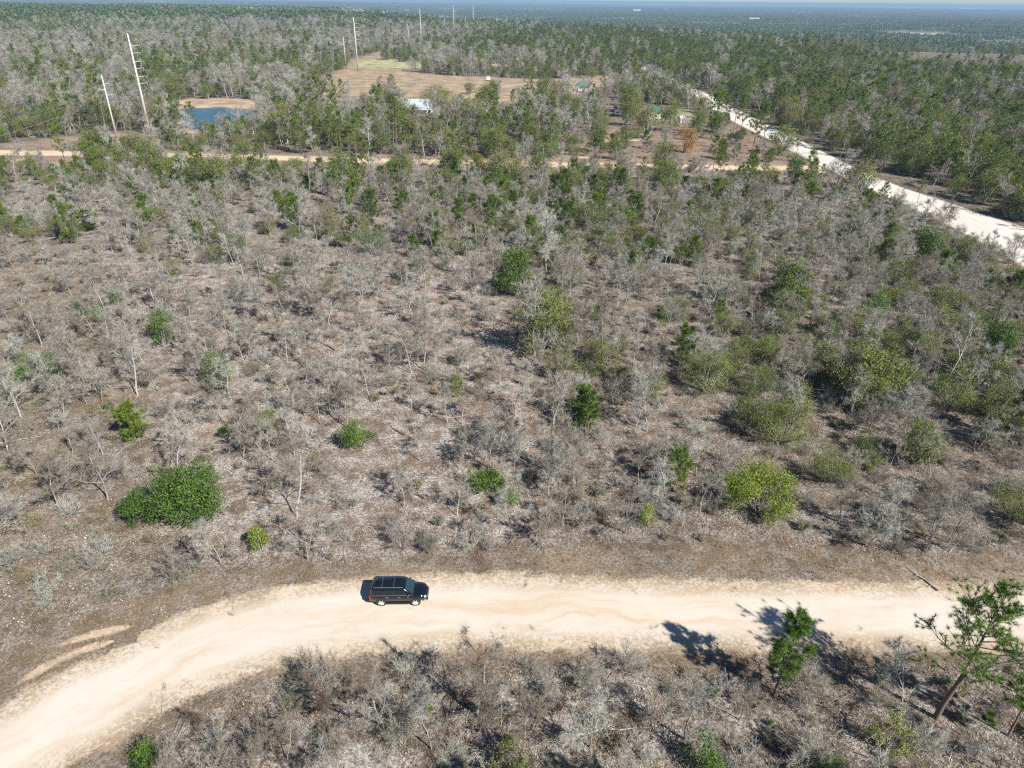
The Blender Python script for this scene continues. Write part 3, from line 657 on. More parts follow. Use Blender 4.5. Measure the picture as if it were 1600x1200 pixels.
special(923, 122, lv, 'spreading_oak', 'round olive bush tree at the far side of the tan clearing', 'tree', .7, 3, 6)
special(632, 345, PR['young_pine'][2], 'young_pine', 'bright young pine standing alone just beyond the far edge of the lot', 'pine tree', 1.15, 0, 2)
special(113, 382, PR['young_pine'][2], 'young_pine', 'slender green pine beyond the far left corner of the lot', 'pine tree', (1.1, 1.1, 1.4), 1, 2)
special(55, 275, PR['live_oak'][1], 'live_oak', 'rounded green tree just below the back road near the left edge', 'tree', .8, 1, 3)
special(1375, 330, PR['pine_tree'][2], 'pine_tree', 'small pine leaning over the edge of the pale road on the right', 'pine tree', .9, 1, 2)
special(1433, 318, PR['pine_tree'][3], 'pine_tree', 'open-crowned pine standing on the near edge of the pale road', 'pine tree', .62, 1, 2)
special(1225, 222, PR['pine_tree'][2], 'pine_tree', 'young pine on the near edge of the pale road beyond the back road junction', 'pine tree', .9, 1, 2)

# ---- random planting -------------------------------------------------
def sample(rmin, rmax, cell, half=43, seed=0):
    rs = np.random.default_rng(seed)
    x = np.arange(-rmax * math.sin(math.radians(half)), rmax * math.sin(math.radians(half)), cell)
    y = np.arange(max(15., rmin * .6), rmax, cell)
    X, Y = np.meshgrid(x, y); X = (X + rs.uniform(0, cell, X.shape)).ravel(); Y = (Y + rs.uniform(0, cell, Y.shape)).ravel()
    r = np.hypot(X, Y); th = np.degrees(np.arctan2(X, Y + 12))
    k = (r > rmin) & (r <= rmax) & (np.abs(th) < half)
    return X[k], Y[k]
def inz(p, X, Y, off=0.0): return sdf(p, X, Y) > off

KINDS = ['bare_oak', 'scrub_bush', 'low_shrub', 'evergreen_bush', 'young_pine', 'pine_tree', 'tall_oak', 'live_oak']
def densities(X, Y):
    """plants per 100 m2 of each kind"""
    n = len(X); D = np.zeros((n, len(KINDS)))
    # default: dense wood.  patches of pine and patches of grey
    pch = fnoise(X, Y, 130, 41); pc2 = fnoise(X, Y, 45, 42)
    pinep = smooth((pch * .65 + pc2 * .35 - .45) * 9)
    D[:, 5] = .45 + 1.9 * pinep; D[:, 6] = .45 + 1.3 * (1 - pinep); D[:, 7] = .5 + .8 * fnoise(X, Y, 30, 47); D[:, 1] = .5; D[:, 3] = .5
    lf = (X < -30) & (Y > 290); D[lf, 5] *= .7; D[lf, 6] *= 1.7
    rgt = (sdf(POLY_R3, X, Y) < 0) & (X > 60 + Y * .18) & (Y > 120)
    D[rgt, 5] = D[rgt, 5] * 1.1 + .5; D[rgt, 7] = 1.5; D[rgt, 6] *= .55
    def put(m, **kw):
        D[m] = 0
        for k, v in kw.items(): D[m, KINDS.index(k)] = v if np.isscalar(v) else v[m]
    cl = fnoise(X, Y, 22, 51); c2 = smooth((fnoise(X, Y, 13, 57) - .36) * 4)
    wst = smooth((X + 60) / 90)                                # greener towards the right
    put(inz(MID, X, Y), bare_oak=2.4 + 3.2 * c2, scrub_bush=1.8, low_shrub=1.2, evergreen_bush=.5 + (1.2 + 4.6 * wst) * smooth((cl - .33) * 4), young_pine=.5 + 1.1 * wst, pine_tree=.05)
    north = inz(MID, X, Y) & (Y > 200)
    put(north, bare_oak=2.0, scrub_bush=1.0, evergreen_bush=1.3 + 3.0 * cl * wst + .8 * cl, young_pine=1.2, tall_oak=.6, pine_tree=.45 + .7 * cl * wst, live_oak=.7)
    put(inz(LEFT, X, Y), bare_oak=.9 + 2.4 * c2, scrub_bush=1.8 + 2.4 * c2, low_shrub=4.5, evergreen_bush=.10, young_pine=.06)
    put(inz(RIGHTN, X, Y), bare_oak=1.8 + 3.8 * c2, scrub_bush=2.0 + 2.4 * c2, low_shrub=2.4, evergreen_bush=.25 + (.3 + 4.0 * smooth((cl - .38) * 4)) * smooth((Y - 76) / 16), young_pine=.25)
    put(inz(RFAR, X, Y), bare_oak=4.6, scrub_bush=4.0, low_shrub=2.0, tall_oak=.12, live_oak=.25, evergreen_bush=(2.2 + 5.6 * smooth((cl - .33) * 4)) * (.35 + .65 * smooth((Y - 66) / 14)), young_pine=.35)
    put(inz(LOT, X, Y), bare_oak=1.7 + 4.2 * c2, scrub_bush=1.2 + 2.2 * c2, low_shrub=1.6, evergreen_bush=.08 + .25 * (Y > 120), young_pine=0.0)
    put(inz(BOTTOM, X, Y), bare_oak=4.2, scrub_bush=6.5, low_shrub=5.5, evergreen_bush=.2)
    put(inz(HOUSE_CLR, X, Y), bare_oak=.8, scrub_bush=.6, evergreen_bush=.35, young_pine=.45, pine_tree=.35, live_oak=.12)
    for p in (FIELD1, FIELD2, FIELD3, HOUSE_LAWN, BANK, PL_CLR): D[inz(p, X, Y)] = 0
    for p in FARGREEN: D[inz(p, X, Y)] = 0
    D[inz(PL_CLR2, X, Y)] *= .5
    v = inz(VERGE, X, Y); D[v] = 0; D[v, 2] = .25
    return D

X1, Y1 = sample(0, 330, 2.3, seed=1); X2, Y2 = sample(330, 1500, 5.0, half=41, seed=2)
XS = np.concatenate([X1, X2]); YS = np.concatenate([Y1, Y2]); cell = np.concatenate([np.full(len(X1), 2.3 ** 2), np.full(len(X2), 25.0)])
D = densities(XS, YS)
R_ = np.hypot(XS, YS)
big = sdf(POLY_R3, XS, YS) ; small = clear_of_roads(XS, YS, .8, .3, .6); wide = clear_of_roads(XS, YS, 3.0, 1.6, 4.5)
near = smooth((R_ - 620) / 250)
pr = D * cell[:, None] / 100.0
# far trees stand close: one canopy
cum = np.cumsum(pr, 1); u = RNG.random(len(XS)) * np.maximum(1, cum[:, -1]); kind = (u[:, None] > cum).sum(1)
ok = (kind < len(KINDS)) & small & ((kind < 3) | wide)
lm = np.array(LM)
for x, y, r in LM:
    ok &= ((XS - x) ** 2 + (YS - y) ** 2) > (r * np.where((kind == 1) | (kind == 2), .9, 1.45)) ** 2
    ok &= ((XS - x) ** 2 + (YS - y + r * 1.1) ** 2) > (r * np.where((kind == 1) | (kind == 2), .6, 1.25)) ** 2
BUILD_KEEP = [(g(655, 170), 15), (g(1030, 188), 14), (g(910, 137), 10), (g(965, 180), 6), (g(1064, 190), 6), (g(1010, 122), 9), (g(763, 124), 5)]
for (x, y), r in BUILD_KEEP: ok &= ((XS - x) ** 2 + (YS - y) ** 2) > r * r
# keep sight lines to the buildings lower, as the gaps in the photograph
for (x, y), r in [BUILD_KEEP[0], (BUILD_KEEP[1][0], 7), BUILD_KEEP[2], BUILD_KEEP[3]]:
    d = math.hypot(x, y); ux, uy = x / d, y / d; al = XS * ux + YS * uy; ac = np.abs(XS * uy - YS * ux)
    ok &= ~((al > d - 60) & (al < d) & (ac < r * .62))
# pond and both near power poles stay visible
for (x, y), r, dd in [(g(308, 186), 4, 55), (g(183, 215), 4, 30), (g(235, 211), 3, 22)]:
    d = math.hypot(x, y); ux, uy = x / d, y / d; al = XS * ux + YS * uy; ac = np.abs(XS * uy - YS * ux)
    ok &= ~((al > d - dd) & (al < d + 3) & (ac < r))
d3 = -sdf(POLY_R3, XS, YS)
lft = (d3 < 16) & (d3 > 0) & (XS < 60 + YS * .1) & (YS > 300)
dr2 = -sdf(POLY_R2, XS, YS); mid_line = (g(800, 255)[1])
ok &= ~((dr2 < 22) & (YS < 250) & (kind >= 3) & (XS > -150) & (RNG.random(len(XS)) < .62)); ok &= ~((dr2 < 12) & (YS < 250) & (kind == 0) & (RNG.random(len(XS)) < .6))
hh = np.array([6.0, 2, 1, 4, 5, 11, 12, 9.5])[kind.clip(0, 7)]
kf = CAM_H / (CAM_H - hh); GX, GY = XS * kf, YS * kf                      # ground that each crown would hide from the drone
for poly, pk in [(FIELD1, .72), (POLY_R2, .5), (POND, .2), (FARGREEN[0], .93), (FIELD2, .6), (GREENF, .7), (POLY_R3, .55)]:
    ok &= ~((sdf(poly, GX, GY) > -1) & (kind != 1) & (kind != 2) & (RNG.random(len(XS)) < pk))
for q_ in (.5, 1.4, 1.8):
    kq = CAM_H / (CAM_H - hh * q_); ok &= ~((sdf(FARGREEN[0], XS * kq, YS * kq) > 0) & (RNG.random(len(XS)) < .9))
kf = CAM_H / (CAM_H - hh * .55); ok &= ~((sdf(POLY_R2, XS * kf, YS * kf) > 0) & (kind > 2) & (RNG.random(len(XS)) < .4))
ok &= ~((YS < 46) & (kind == 0) & (sdf(POLY_ROAD, XS * 1.13, YS * 1.13) > .2))
# near side of the white road: only low plants hide it
XS, YS, kind = XS[ok], YS[ok], kind[ok]
ok = None; n = len(XS); print('PLANTS', n, [int((kind == k).sum()) for k in range(len(KINDS))])
SCL = RNG.uniform(.6, 1.32, n); RZ = RNG.uniform(0, 6.28, n)
IDX = np.array([RNG.integers(0, len(PR[KINDS[k]])) for k in kind])
ZS = height(XS, YS)
SCL = np.where((kind >= 5) & (np.hypot(XS, YS) > 270), SCL * RNG.uniform(.75, 1.4, n), SCL)
HH = np.array([PR[KINDS[k]][i].h for k, i in zip(kind, IDX)]) * SCL
px, py, zc = proj(XS, YS, ZS); pt = proj(XS, YS, ZS + HH)
inview = (zc > 1) & (px > -15) & (px < 1615) & (py > 2) & (pt[1] < 1195)
appar = FPX * HH / zc

# regions in words, used for labels and groups
REG = [('the pale lot above the sandy road', LOT), ('the brown scrub left of the lot', LEFT), ('the thicket right of the round yellow-green tree', RFAR), ('the scrub between the lot and the thicket on the right', RIGHTN),
       ('the scrub below the sandy road', BOTTOM), ('the grey wood between the lot and the back road', MID), ('the clearing around the green-roofed white house', HOUSE_CLR), ('the mown verge of the sandy road', VERGE)]
LANDM = [((-10.5, 48.2), 'the black SUV')] + [(g(x, y), w) for x, y, w in [(300, 806, 'the largest dark shrub'), (1183, 800, 'the round yellow-green tree'), (556, 700, 'the mid-lot green shrub'), (344, 607, 'the two-lobed green shrub'),
         (257, 541, 'the narrow leaning shrub'), (755, 762, 'the low spreading shrub'), (804, 462, 'the tall dark corner tree'), (582, 396, 'the rounded grey-green tree'), (408, 860, 'the narrow yellow-green shrub'),
         (1209, 1087, 'the short roadside pine'), (1462, 1122, 'the tall spreading pine'), (667, 1112, 'the ball-shaped shrub'), (1545, 572, 'the dark right-edge tree'), (1105, 612, 'the largest olive tree'), (58, 592, 'the wide left-edge shrub'),
         (548, 1118, 'the dark leaning tree'), (1012, 820, 'the slim light shrub'), (1362, 500, 'the cone-shaped shrub'), (925, 360, 'the dark rounded tree'), (1238, 290, 'the road junction tree'), (870, 660, 'the long fallen trunk'), (30, 690, 'the left-edge fallen limb'),
         (960, 1145, 'the long pale branch'), (228, 1205, 'the bottom-left shrub'), (113, 382, 'the slender left pine'), (632, 345, 'the bright young pine'), (55, 275, 'the rounded left tree'), (1440, 405, 'the broad roadside tree'), (350, 385, 'the far-left olive tree'),
         (183, 216, 'the nearest short pole'), (235, 211, 'the nearest tall pole'), (318, 185, 'the pond'), (657, 176, 'the pale-roofed house'), (1034, 190, 'the green-roofed house'), (910, 141, 'the teal-roofed building'), (1068, 236, 'the orange tree'), (965, 181, 'the white trailer'),
         (559, 110, 'the second tall pole'), (450, 247, 'the back road'), (1500, 330, 'the pale road'), (960, 218, 'the bare sand patch'), (1300, 600, 'the bare tangle'), (1010, 123, 'the far dark vehicle'), (500, 540, 'the far-lot fallen log'), (720, 650, 'the pale lot branch'), (740, 152, 'the lone field trees')]]
LMX, LMY = np.array([p[0][0] for p in LANDM]), np.array([p[0][1] for p in LANDM])
DIRW = ['behind', 'behind and right of', 'right of', 'in front and right of', 'in front of', 'in front and left of', 'left of', 'behind and left of']
LOOK = {'bare_oak': ('leafless pale grey oak', 'leafless oaks', 'tree'), 'scrub_bush': ('low tangled grey bush', 'grey bushes', 'bush'), 'low_shrub': ('knee-high olive shrub', 'low shrubs', 'shrub'),
        'evergreen_bush': ('dense olive-green evergreen bush', 'evergreen bushes', 'bush'), 'young_pine': ('young bushy pine', 'young pines', 'pine tree'), 'pine_tree': ('tall green pine', 'tall pines', 'pine tree'),
        'tall_oak': ('tall leafless grey tree', 'tall leafless trees', 'tree'), 'live_oak': ('full-crowned olive oak', 'olive oaks', 'tree')}
OBN = {'tall_oak': 'bare_tree'}
MASS = {'bare_oak': ('leafless_oak_scrub', 'countless leafless grey oaks filling the scrub between the bigger ones'), 'scrub_bush': ('tangled_scrub', 'tangled grey brush covering the scrub land'), 'low_shrub': ('shrub_layer', 'knee-high olive and brown shrub layer'),
        'evergreen_bush': ('evergreen_thicket', 'olive green thicket among the bare oaks'), 'young_pine': ('young_pine_growth', 'young pines sprinkled through the far scrub'), 'pine_tree': ('pine_woods', 'dense pine woods beyond the back road and the pale road'),
        'tall_oak': ('leafless_woods', 'leafless grey hardwoods mixed through the far woods'), 'live_oak': ('olive_oak_woods', 'olive green oaks mixed through the far woods')}
def region(x, y):
    for nm, p in REG:
        if sdf(p, np.array([x]), np.array([y]))[0] > 0: return nm
    if y < 245 and abs(x) < 400: return 'the roadside belt in front of the far woods' if x < 100 else 'the edge of the wood beyond the pale road'
    if x > 60 + y * .18: return 'the dense wood beyond the pale road'
    if x < -120: return 'the wood around the power poles'
    return 'the belt of wood before the tan clearing'
for ki, K in enumerate(KINDS):
    sel = np.where(kind == ki)[0]
    cand = sel[inview[sel]]; cand = cand[np.argsort(-appar[cand])][:285 if K != 'low_shrub' else 200]
    chosen = set(cand.tolist()); rest = np.array([i for i in sel if i not in chosen])
    look, plural, cat = LOOK[K]
    q3 = np.quantile(HH[cand], [.33, .67]) if len(cand) else [0, 0]
    for i in cand:
        ex, ey = XS[i] - LMX, YS[i] - LMY; ds = np.hypot(ex, ey); j = int(np.argmin(ds)); a = math.degrees(math.atan2(ex[j], ey[j])) % 360
        word = DIRW[int((a + 22.5) // 45) % 8]; dist = ds[j] / (1 + math.hypot(LMX[j], LMY[j]) / 150)
        band = 'just ' if dist < 4 else '' if dist < 10 else 'well '
        size = ('small', 'mid-sized', 'big')[int(HH[i] > q3[0]) + int(HH[i] > q3[1])]
        p = PR[K][IDX[i]]
        thing_tree(p, OBN.get(K, K), float(XS[i]), float(YS[i]), float(RZ[i]), float(SCL[i]), f'{size} {look} {band}{word} {LANDM[j][1]}', cat, f'{plural} around {LANDM[j][1]}')
    if len(rest):
        scatter(MASS[K][0], [p.all for p in PR[K]], np.stack([XS[rest], YS[rest], ZS[rest]], 1), RZ[rest], SCL[rest], IDX[rest], MASS[K][1], 'woodland' if ki > 4 else 'scrub')

# ---- ground cover: grass tufts, leaf litter, fallen twigs --------------
def tuft_mesh(seed, n, r, L, w, mat, up=.9):
    rs = np.random.default_rng(seed); C = np.zeros((n, 3)); C[:, :2] = rs.normal(0, r, (n, 2)); D = rs.normal(0, .55, (n, 3)); D[:, 2] = np.abs(D[:, 2]) + up; D /= np.linalg.norm(D, axis=1)[:, None]
    V, F, t = blades(rs, C, D, L * rs.uniform(.5, 1.2, n), w, rs.random(n)); return mesh('grass_tuft', V, [(F, 0)], [mat], dict(tone=t))
def litter_mesh(seed, n, r, size, mat):
    rs = np.random.default_rng(seed); C = np.zeros((n, 3)); C[:, :2] = rs.normal(0, r, (n, 2)); C[:, 2] = rs.uniform(.02, .12, n)
    V, F, t = leaves(rs, C, np.tile((0, 0, 1.), (n, 1)), size, rs.random(n), .5, .7); return mesh('leaf_litter', V, [(F, 0)], [mat], dict(tone=t))
def twigs_mesh(seed, n, r, mat):
    rs = np.random.default_rng(seed); S = []
    for _ in range(n):
        p = np.array([*rs.normal(0, r, 2), .05]); a = rs.uniform(0, 6.28); L = rs.uniform(.3, 1.1); q = p + np.array([math.cos(a) * L, math.sin(a) * L, rs.uniform(0, .45)])
        S.append((*p, *q, .014, .006, rs.random()))
    V, F, t = tubes(np.array(S), 3); return mesh('fallen_twigs', V, [(F, 0)], [mat], dict(tone=t))
def cover(name, protos, rmax, cellsz, prob, label, cat, smin, smax, seed):
    X, Y = sample(0, rmax, cellsz, half=42, seed=seed); p = prob(X, Y); k = RNG.random(len(X)) < p; X, Y = X[k], Y[k]; n = len(X)
    scatter(name, protos, np.stack([X, Y, height(X, Y)], 1), RNG.uniform(0, 6.28, n), RNG.uniform(smin, smax, n), RNG.integers(0, len(protos), n), label, cat)
    print(name, n)
def pg(X, Y):
    s = sdf(POLY_ROAD, X, Y); v = smooth(sdf(VERGE, X, Y) / 2 + .5); ns = fnoise(X, Y, 2.2, 61)
    p = np.where(s > 2.2, 0, np.where(s > .3, .22 * (ns > .55), np.where(s > -1.2, .5 * (ns > .45), .35 + .55 * v * (ns > .3))))
    return p * clear_of_roads(X, Y, -9, -1, 0) * np.where(Y > 120, .5, 1)
cover('dry_grass', [tuft_mesh(800 + i, 26, .16, .34, .022, M_GRASS) for i in range(4)], 190, .8, pg, 'short dry tan grass along the sandy road and through the scrub', 'grass', .6, 1.5, 5)
def pl(X, Y):
    ns = fnoise(X, Y, 4.5, 71); return np.where(sdf(POLY_ROAD, X, Y) > -1.5, 0, .75 * smooth((ns - .38) * 5)) * np.where(inz(VERGE, X, Y), .15, 1) * clear_of_roads(X, Y, 0, 0, 0)
cover('leaf_litter', [litter_mesh(820 + i, 34, .5, .11, M_LITTER) for i in range(4)], 170, 1.0, pl, 'pale and rusty fallen leaves lying all over the scrub floor', 'leaf litter', .7, 1.3, 6)
def pt_(X, Y): return np.where(sdf(POLY_ROAD, X, Y) > -1.5, 0, .5) * np.where(inz(VERGE, X, Y), .1, 1) * clear_of_roads(X, Y, 0, 0, 0)
cover('fallen_twigs', [twigs_mesh(840 + i, 16, .7, M_TWIG) for i in range(4)], 200, 1.9, pt_, 'grey fallen twigs and sticks lying over the scrub floor', 'twigs', .7, 1.6, 7)

# fallen logs and branches, one by one
logs = [(505, 540, 5.5, 2.5, 1, 'dark fallen log lying in the far middle of the lot'), (618, 672, 3.6, 2.4, 1, 'dark fallen log right of the bright green shrub in the lot'), (870, 660, 7.5, 2.3, 1, 'long dark fallen trunk just right of the lot'), (720, 650, 4.5, .4, 0, 'pale fallen branch in the right middle of the lot'),
        (225, 665, 3.2, .6, 0, 'pale fallen branch on the left edge of the lot'), (30, 690, 5, .3, 0, 'grey fallen limb near the left edge of the view'), (405, 750, 2.4, .2, 0, 'grey stick right of the largest dark green shrub'), (640, 770, 4, 2.6, 1, 'dark fallen branch in the lower middle of the lot'),
        (1235, 1165, 4.2, 2.9, 1, 'dark fallen log near the bottom edge below the short pine'), (1440, 905, 3.5, 2.0, 0, 'pale fallen branch on the verge above the road at the right'), (985, 735, 2.8, .8, 0, 'pale slanting branch right of the lot'), (960, 1145, 6.5, .1, 0, 'long pale fallen branch near the bottom middle'), (1320, 840, 4, 2.5, 1, 'dark fallen limb in the scrub right of the round tree')]
for px_, py_, L, az, dk_, lb in logs:
    rs = np.random.default_rng(int(px_)); x, y = g(px_, py_); S = []; p = np.array([-L / 2, 0, .12]); d = np.array([1., 0, 0])
    for k in range(5):
        d2 = d + rs.normal(0, .12, 3); d2[2] *= .3; q = p + d2 * L / 5; S.append((*p, *q, .11 * (1 - k / 6), .11 * (1 - (k + 1) / 6), .5)); p = q
    log = thing = link('fallen_log', mesh('fallen_log', *(lambda t: (t[0], [(t[1], 0)]))(tubes(np.array(S), 7)), [M_DARKBARK if dk_ else M_BARK], dict(tone=tubes(np.array(S), 7)[2])), None, (x, y, .02))
    log.rotation_euler = (0, 0, az)
    B = []
    for k in range(7):
        s0 = S[rs.integers(1, 5)]; p = np.array(s0[:3]); e = p + rs.normal(0, 1, 3) * [.5, .5, .35]; e[2] = abs(e[2]) + .05; B.append((*p, *e, .03, .012, .5))
    V, F, t = tubes(np.array(B), 4); link('side_branch', mesh('side_branch', V, [(F, 0)], [M_DARKBARK if dk_ else M_BARK], dict(tone=t)), log)
    tag(log, lb, 'log')

# ------------------------------------------------------------------ distant forest (beyond 1.5 km): real patches of small trees
def far_patch(seed, pine_f, size=130., n=190, dens=1.0):
    rs = np.random.default_rng(seed); parts = []
    C, N, T, C2, D2, T2, L2 = [], [], [], [], [], [], []
    for _ in range(n):
        x, y = rs.uniform(-size / 2, size / 2, 2); h = rs.uniform(9, 17); t = rs.random()
        if rs.random() < pine_f:
            m = 13; c = np.stack([x + rs.normal(0, 1.7, m), y + rs.normal(0, 1.7, m), h * rs.uniform(.45, 1.0, m)], 1); C.append(c); N.append(rs.normal(0, 1, (m, 3)) + [0, 0, .5]); T.append(np.clip(t + rs.normal(0, .2, m), 0, 1))
        else:
            m = 15; c = np.stack([x + rs.normal(0, .5, m), y + rs.normal(0, .5, m), h * rs.uniform(.1, .55, m)], 1); C2.append(c); D2.append(rs.normal(0, .42, (m, 3)) + [0, 0, 1]); T2.append(np.clip(t + rs.normal(0, .2, m), 0, 1)); L2.append(np.full(m, h * .5))
    if C: parts.append((*leaves(rs, np.concatenate(C), np.concatenate(N), 3.4, np.concatenate(T), .6, .8), 0))
    if C2:
        D_ = np.concatenate(D2); D_ /= np.linalg.norm(D_, axis=1)[:, None]; parts.append((*blades(rs, np.concatenate(C2), D_, np.concatenate(L2), 1.5, np.concatenate(T2)), 1))
    V, f, t = combine(parts); return mesh('distant_trees', V, f, [M_FARPINE, M_GREYTREES], dict(tone=t))
fp = [far_patch(900, .92), far_patch(901, .7), far_patch(902, .35), far_patch(903, .18), far_patch(904, .07), far_patch(905, .02)]
pts = []; ii = []
rs = np.random.default_rng(5)
for r0, r1, cs, sc in [(1440, 9000, 112., 1.0), (9000, 17000, 170., 1.55)]:
    X, Y = sample(r0, r1, cs, half=41, seed=int(cs))
    pf = .5 * fnoise(X * .6, Y * 1.6, 650, 81) + .3 * fnoise(X, Y, 260, 82) + .2 * fnoise(X * .4, Y * 1.5, 2200, 83); q = 1 - smooth((pf - .54) * 6.0)
    id_ = np.clip(q * 6 + 1.3 + rs.normal(0, .8, len(X)), 0, 5).astype(int)
    k = np.ones(len(X), bool)
    for p in FARGREEN: k &= sdf(p, X, Y) < -60
    pts.append(np.stack([X[k], Y[k], height(X[k], Y[k]), np.full(k.sum(), sc)], 1)); ii.append(id_[k])
pts = np.concatenate(pts); ii = np.concatenate(ii); print('patches', len(pts))
scatter('distant_forest', fp, pts[:, :3], rs.integers(0, 4, len(pts)) * math.pi / 2 + rs.normal(0, .1, len(pts)), pts[:, 3], ii, 'blue-grey forest stretching to the horizon', 'forest')

# ------------------------------------------------------------------ buildings, poles, vehicles
def box_bm(bm, c, s, rot=None, bev=0.0):
    r = bmesh.ops.create_cube(bm, size=1.0); M = Matrix.Translation(c) @ (rot or Matrix()) @ Matrix.Diagonal((*s, 1)); bmesh.ops.transform(bm, matrix=M, verts=r['verts'])
    if bev: bmesh.ops.bevel(bm, geom=list({e for v in r['verts'] for e in v.link_edges}), offset=bev, segments=2, affect='EDGES', profile=.6)
def bobj(name, bm, mat, parent=None, sm=False):
    me = bpy.data.meshes.new(name); bmesh.ops.recalc_face_normals(bm, faces=bm.faces); bm.to_mesh(me); bm.free(); me.materials.append(mat)
    if sm:
        for p in me.polygons: p.use_smooth = True
    return link(name, me, parent)
def boxo(name, c, s, mat, parent, bev=0.0, rot=None):
    bm = bmesh.new(); box_bm(bm, c, s, rot, bev); return bobj(name, bm, mat, parent)
def cylbm(bm, p, q, r0, r1, n=12):
    p, q = Vector(p), Vector(q); d = q - p; R = d.to_track_quat('Z', 'Y').to_matrix().to_4x4()
    r = bmesh.ops.create_cone(bm, cap_ends=True, segments=n, radius1=r0, radius2=r1, depth=d.length); bmesh.ops.transform(bm, matrix=Matrix.Translation((p + q) / 2) @ R, verts=r['verts'])
def cyl(name, p, q, r0, r1, mat, parent, n=12):
    bm = bmesh.new(); cylbm(bm, p, q, r0, r1, n); return bobj(name, bm, mat, parent, False)
def empty(name, loc, rz=0, label=None, cat=None, group=None):
    o = bpy.data.objects.new(name, None); COL.objects.link(o); o.location = loc; o.rotation_euler = (0, 0, rz); return tag(o, label, cat, group)
M_POLE = simple('weathered_steel', (.62, .60, .54), .7); M_WIRE = simple('cable', (.30, .30, .30), .5); M_INS = simple('insulator', (.45, .48, .50), .4)
M_BLUE = simple('pale_metal_roof', (.60, .68, .76), .35, .3); M_WWALL = simple('white_siding', (.80, .79, .76), .7); M_GROOF = simple('green_metal_roof', (.06, .20, .15), .5, 0.0)
M_BRN = simple('dark_timber', (.10, .08, .06), .7); M_GLASSD = simple('dark_window', (.02, .025, .03), .12); M_TEAL = simple('teal_metal_roof', (.03, .20, .17), .45)

def pole(x, y, h, arms, label, side=1, r=.52, rz=0, grp='steel power poles along the line'):
    z = float(height(np.array([x]), np.array([y]))[0]); o = empty('power_pole', (x, y, z), rz, label, 'power pole', grp)
    bm = bmesh.new(); cylbm(bm, (0, 0, -.3), (0, 0, h), r, r * .42, 14); bobj('pole_shaft', bm, M_POLE, o, True)
    for k, (za, L, sd) in enumerate(arms):
        bm = bmesh.new(); rr = .5 * r * (1 - .5 * za / h); cylbm(bm, (sd * rr, 0, za), (sd * (rr + L), 0, za + .45), .13, .06, 8); a = bobj('cross_arm', bm, M_POLE, o)
        bm = bmesh.new(); e = Vector((sd * (rr + L), 0, za + .40)); cylbm(bm, e, e + Vector((0, 0, -.9)), .07, .07, 8)
        for t in range(5): cylbm(bm, e + Vector((0, 0, -.2 - t * .14)), e + Vector((0, 0, -.25 - t * .14)), .13, .13, 8)
        bobj('insulator', bm, M_INS, a)
    return o
tall_arms = [(32.4, 3.6, 1), (29.9, 3.0, 1), (26.9, 3.6, 1), (24.5, 3.0, 1), (21.6, 3.6, 1), (19.1, 3.2, 1)]
short_arms = [(19.6, 2.0, 1), (17.6, 2.2, -1), (15.7, 2.0, 1)]
TP = [g(235, 211), g(559.5, 110), (-112, 930), (-98, 1250), (-84, 1570)]; SP = [g(183, 216), g(541, 108), (-127, 930), (-112, 1250), (-99, 1570)]
wt = ['nearest tall', 'second tall', 'third tall', 'fourth tall', 'farthest tall']; ws = ['nearest short', 'second short', 'third short', 'fourth short', 'farthest short']
for i, (x, y) in enumerate(TP): pole(x, y, 36.8 + (0 if i < 2 else 2 * (i - 1)), tall_arms, f'{wt[i]} pale steel power pole with six arms on its right side')
for i, (x, y) in enumerate(SP): pole(x, y, 23.0, short_arms, f'{ws[i]} pale power pole with three short arms', r=.38)
def wire(p, q, sag, r=.018):
    p, q = np.array(p), np.array(q); t = np.linspace(0, 1, 25)[:, None]; c = p * (1 - t) + q * t; c[:, 2] -= 4 * sag * (t * (1 - t))[:, 0]
    return [(*c[i], *c[i + 1], r, r, .5) for i in range(24)]
def wires(name, ends_a, ends_b, label, sag=6):
    W = []
    for a, b in zip(ends_a, ends_b): W += wire(a, b, sag)
    V, F, t = tubes(np.array(W), 4); tag(link(name, mesh(name, V, [(F, 0)], [M_WIRE], dict(tone=t))), label, 'power line')
def armends(x, y, arms): 
    z = float(height(np.array([x]), np.array([y]))[0]); return [(x + sd * (L + .3), y, z + za - .5) for za, L, sd in arms]
prevT = (TP[0][0] * 2 - TP[1][0], TP[0][1] * 2 - TP[1][1]); prevS = (SP[0][0] * 2 - SP[1][0], SP[0][1] * 2 - SP[1][1])
word = ['leading left out of view from the nearest', 'from the nearest to the second', 'from the second to the third', 'from the third to the fourth']
for pts_, arms, nm in ((([prevT] + TP), tall_arms, 'tall'), (([prevS] + SP), short_arms, 'short')):
    for i in range(4): wires('power_cable', armends(*pts_[i], arms), armends(*pts_[i + 1], arms), f'thin grey power cables {word[i]} {nm} pole', 7)

def gable(name, bm_w, L, W, z0, ze, zr):
    pass
def prism(name, pts, mat, parent):                                          # closed polyhedron from (verts, faces)
    bm = bmesh.new(); vs_ = [bm.verts.new(v) for v in pts[0]]
    for f in pts[1]: bm.faces.new([vs_[i] for i in f])
    return bobj(name, bm, mat, parent)
def gable_roof(L, W, ze, zr, ov=.5, th=.14):
    a, b = L / 2 + ov, W / 2 + ov; dz = (zr - ze) / (W / 2) * ov
    top = [(-a, -b, ze - dz + th), (a, -b, ze - dz + th), (a, 0, zr + th), (-a, 0, zr + th), (-a, b, ze - dz + th), (a, b, ze - dz + th)]
    bot = [(x, y, z - th) for x, y, z in top]
    return top + bot, [(0, 1, 2, 3), (3, 2, 5, 4), (7, 6, 9, 8), (8, 9, 10, 11), (0, 6, 7, 1), (4, 5, 11, 10), (0, 3, 9, 6), (3, 4, 10, 9), (1, 7, 8, 2), (2, 8, 11, 5)]
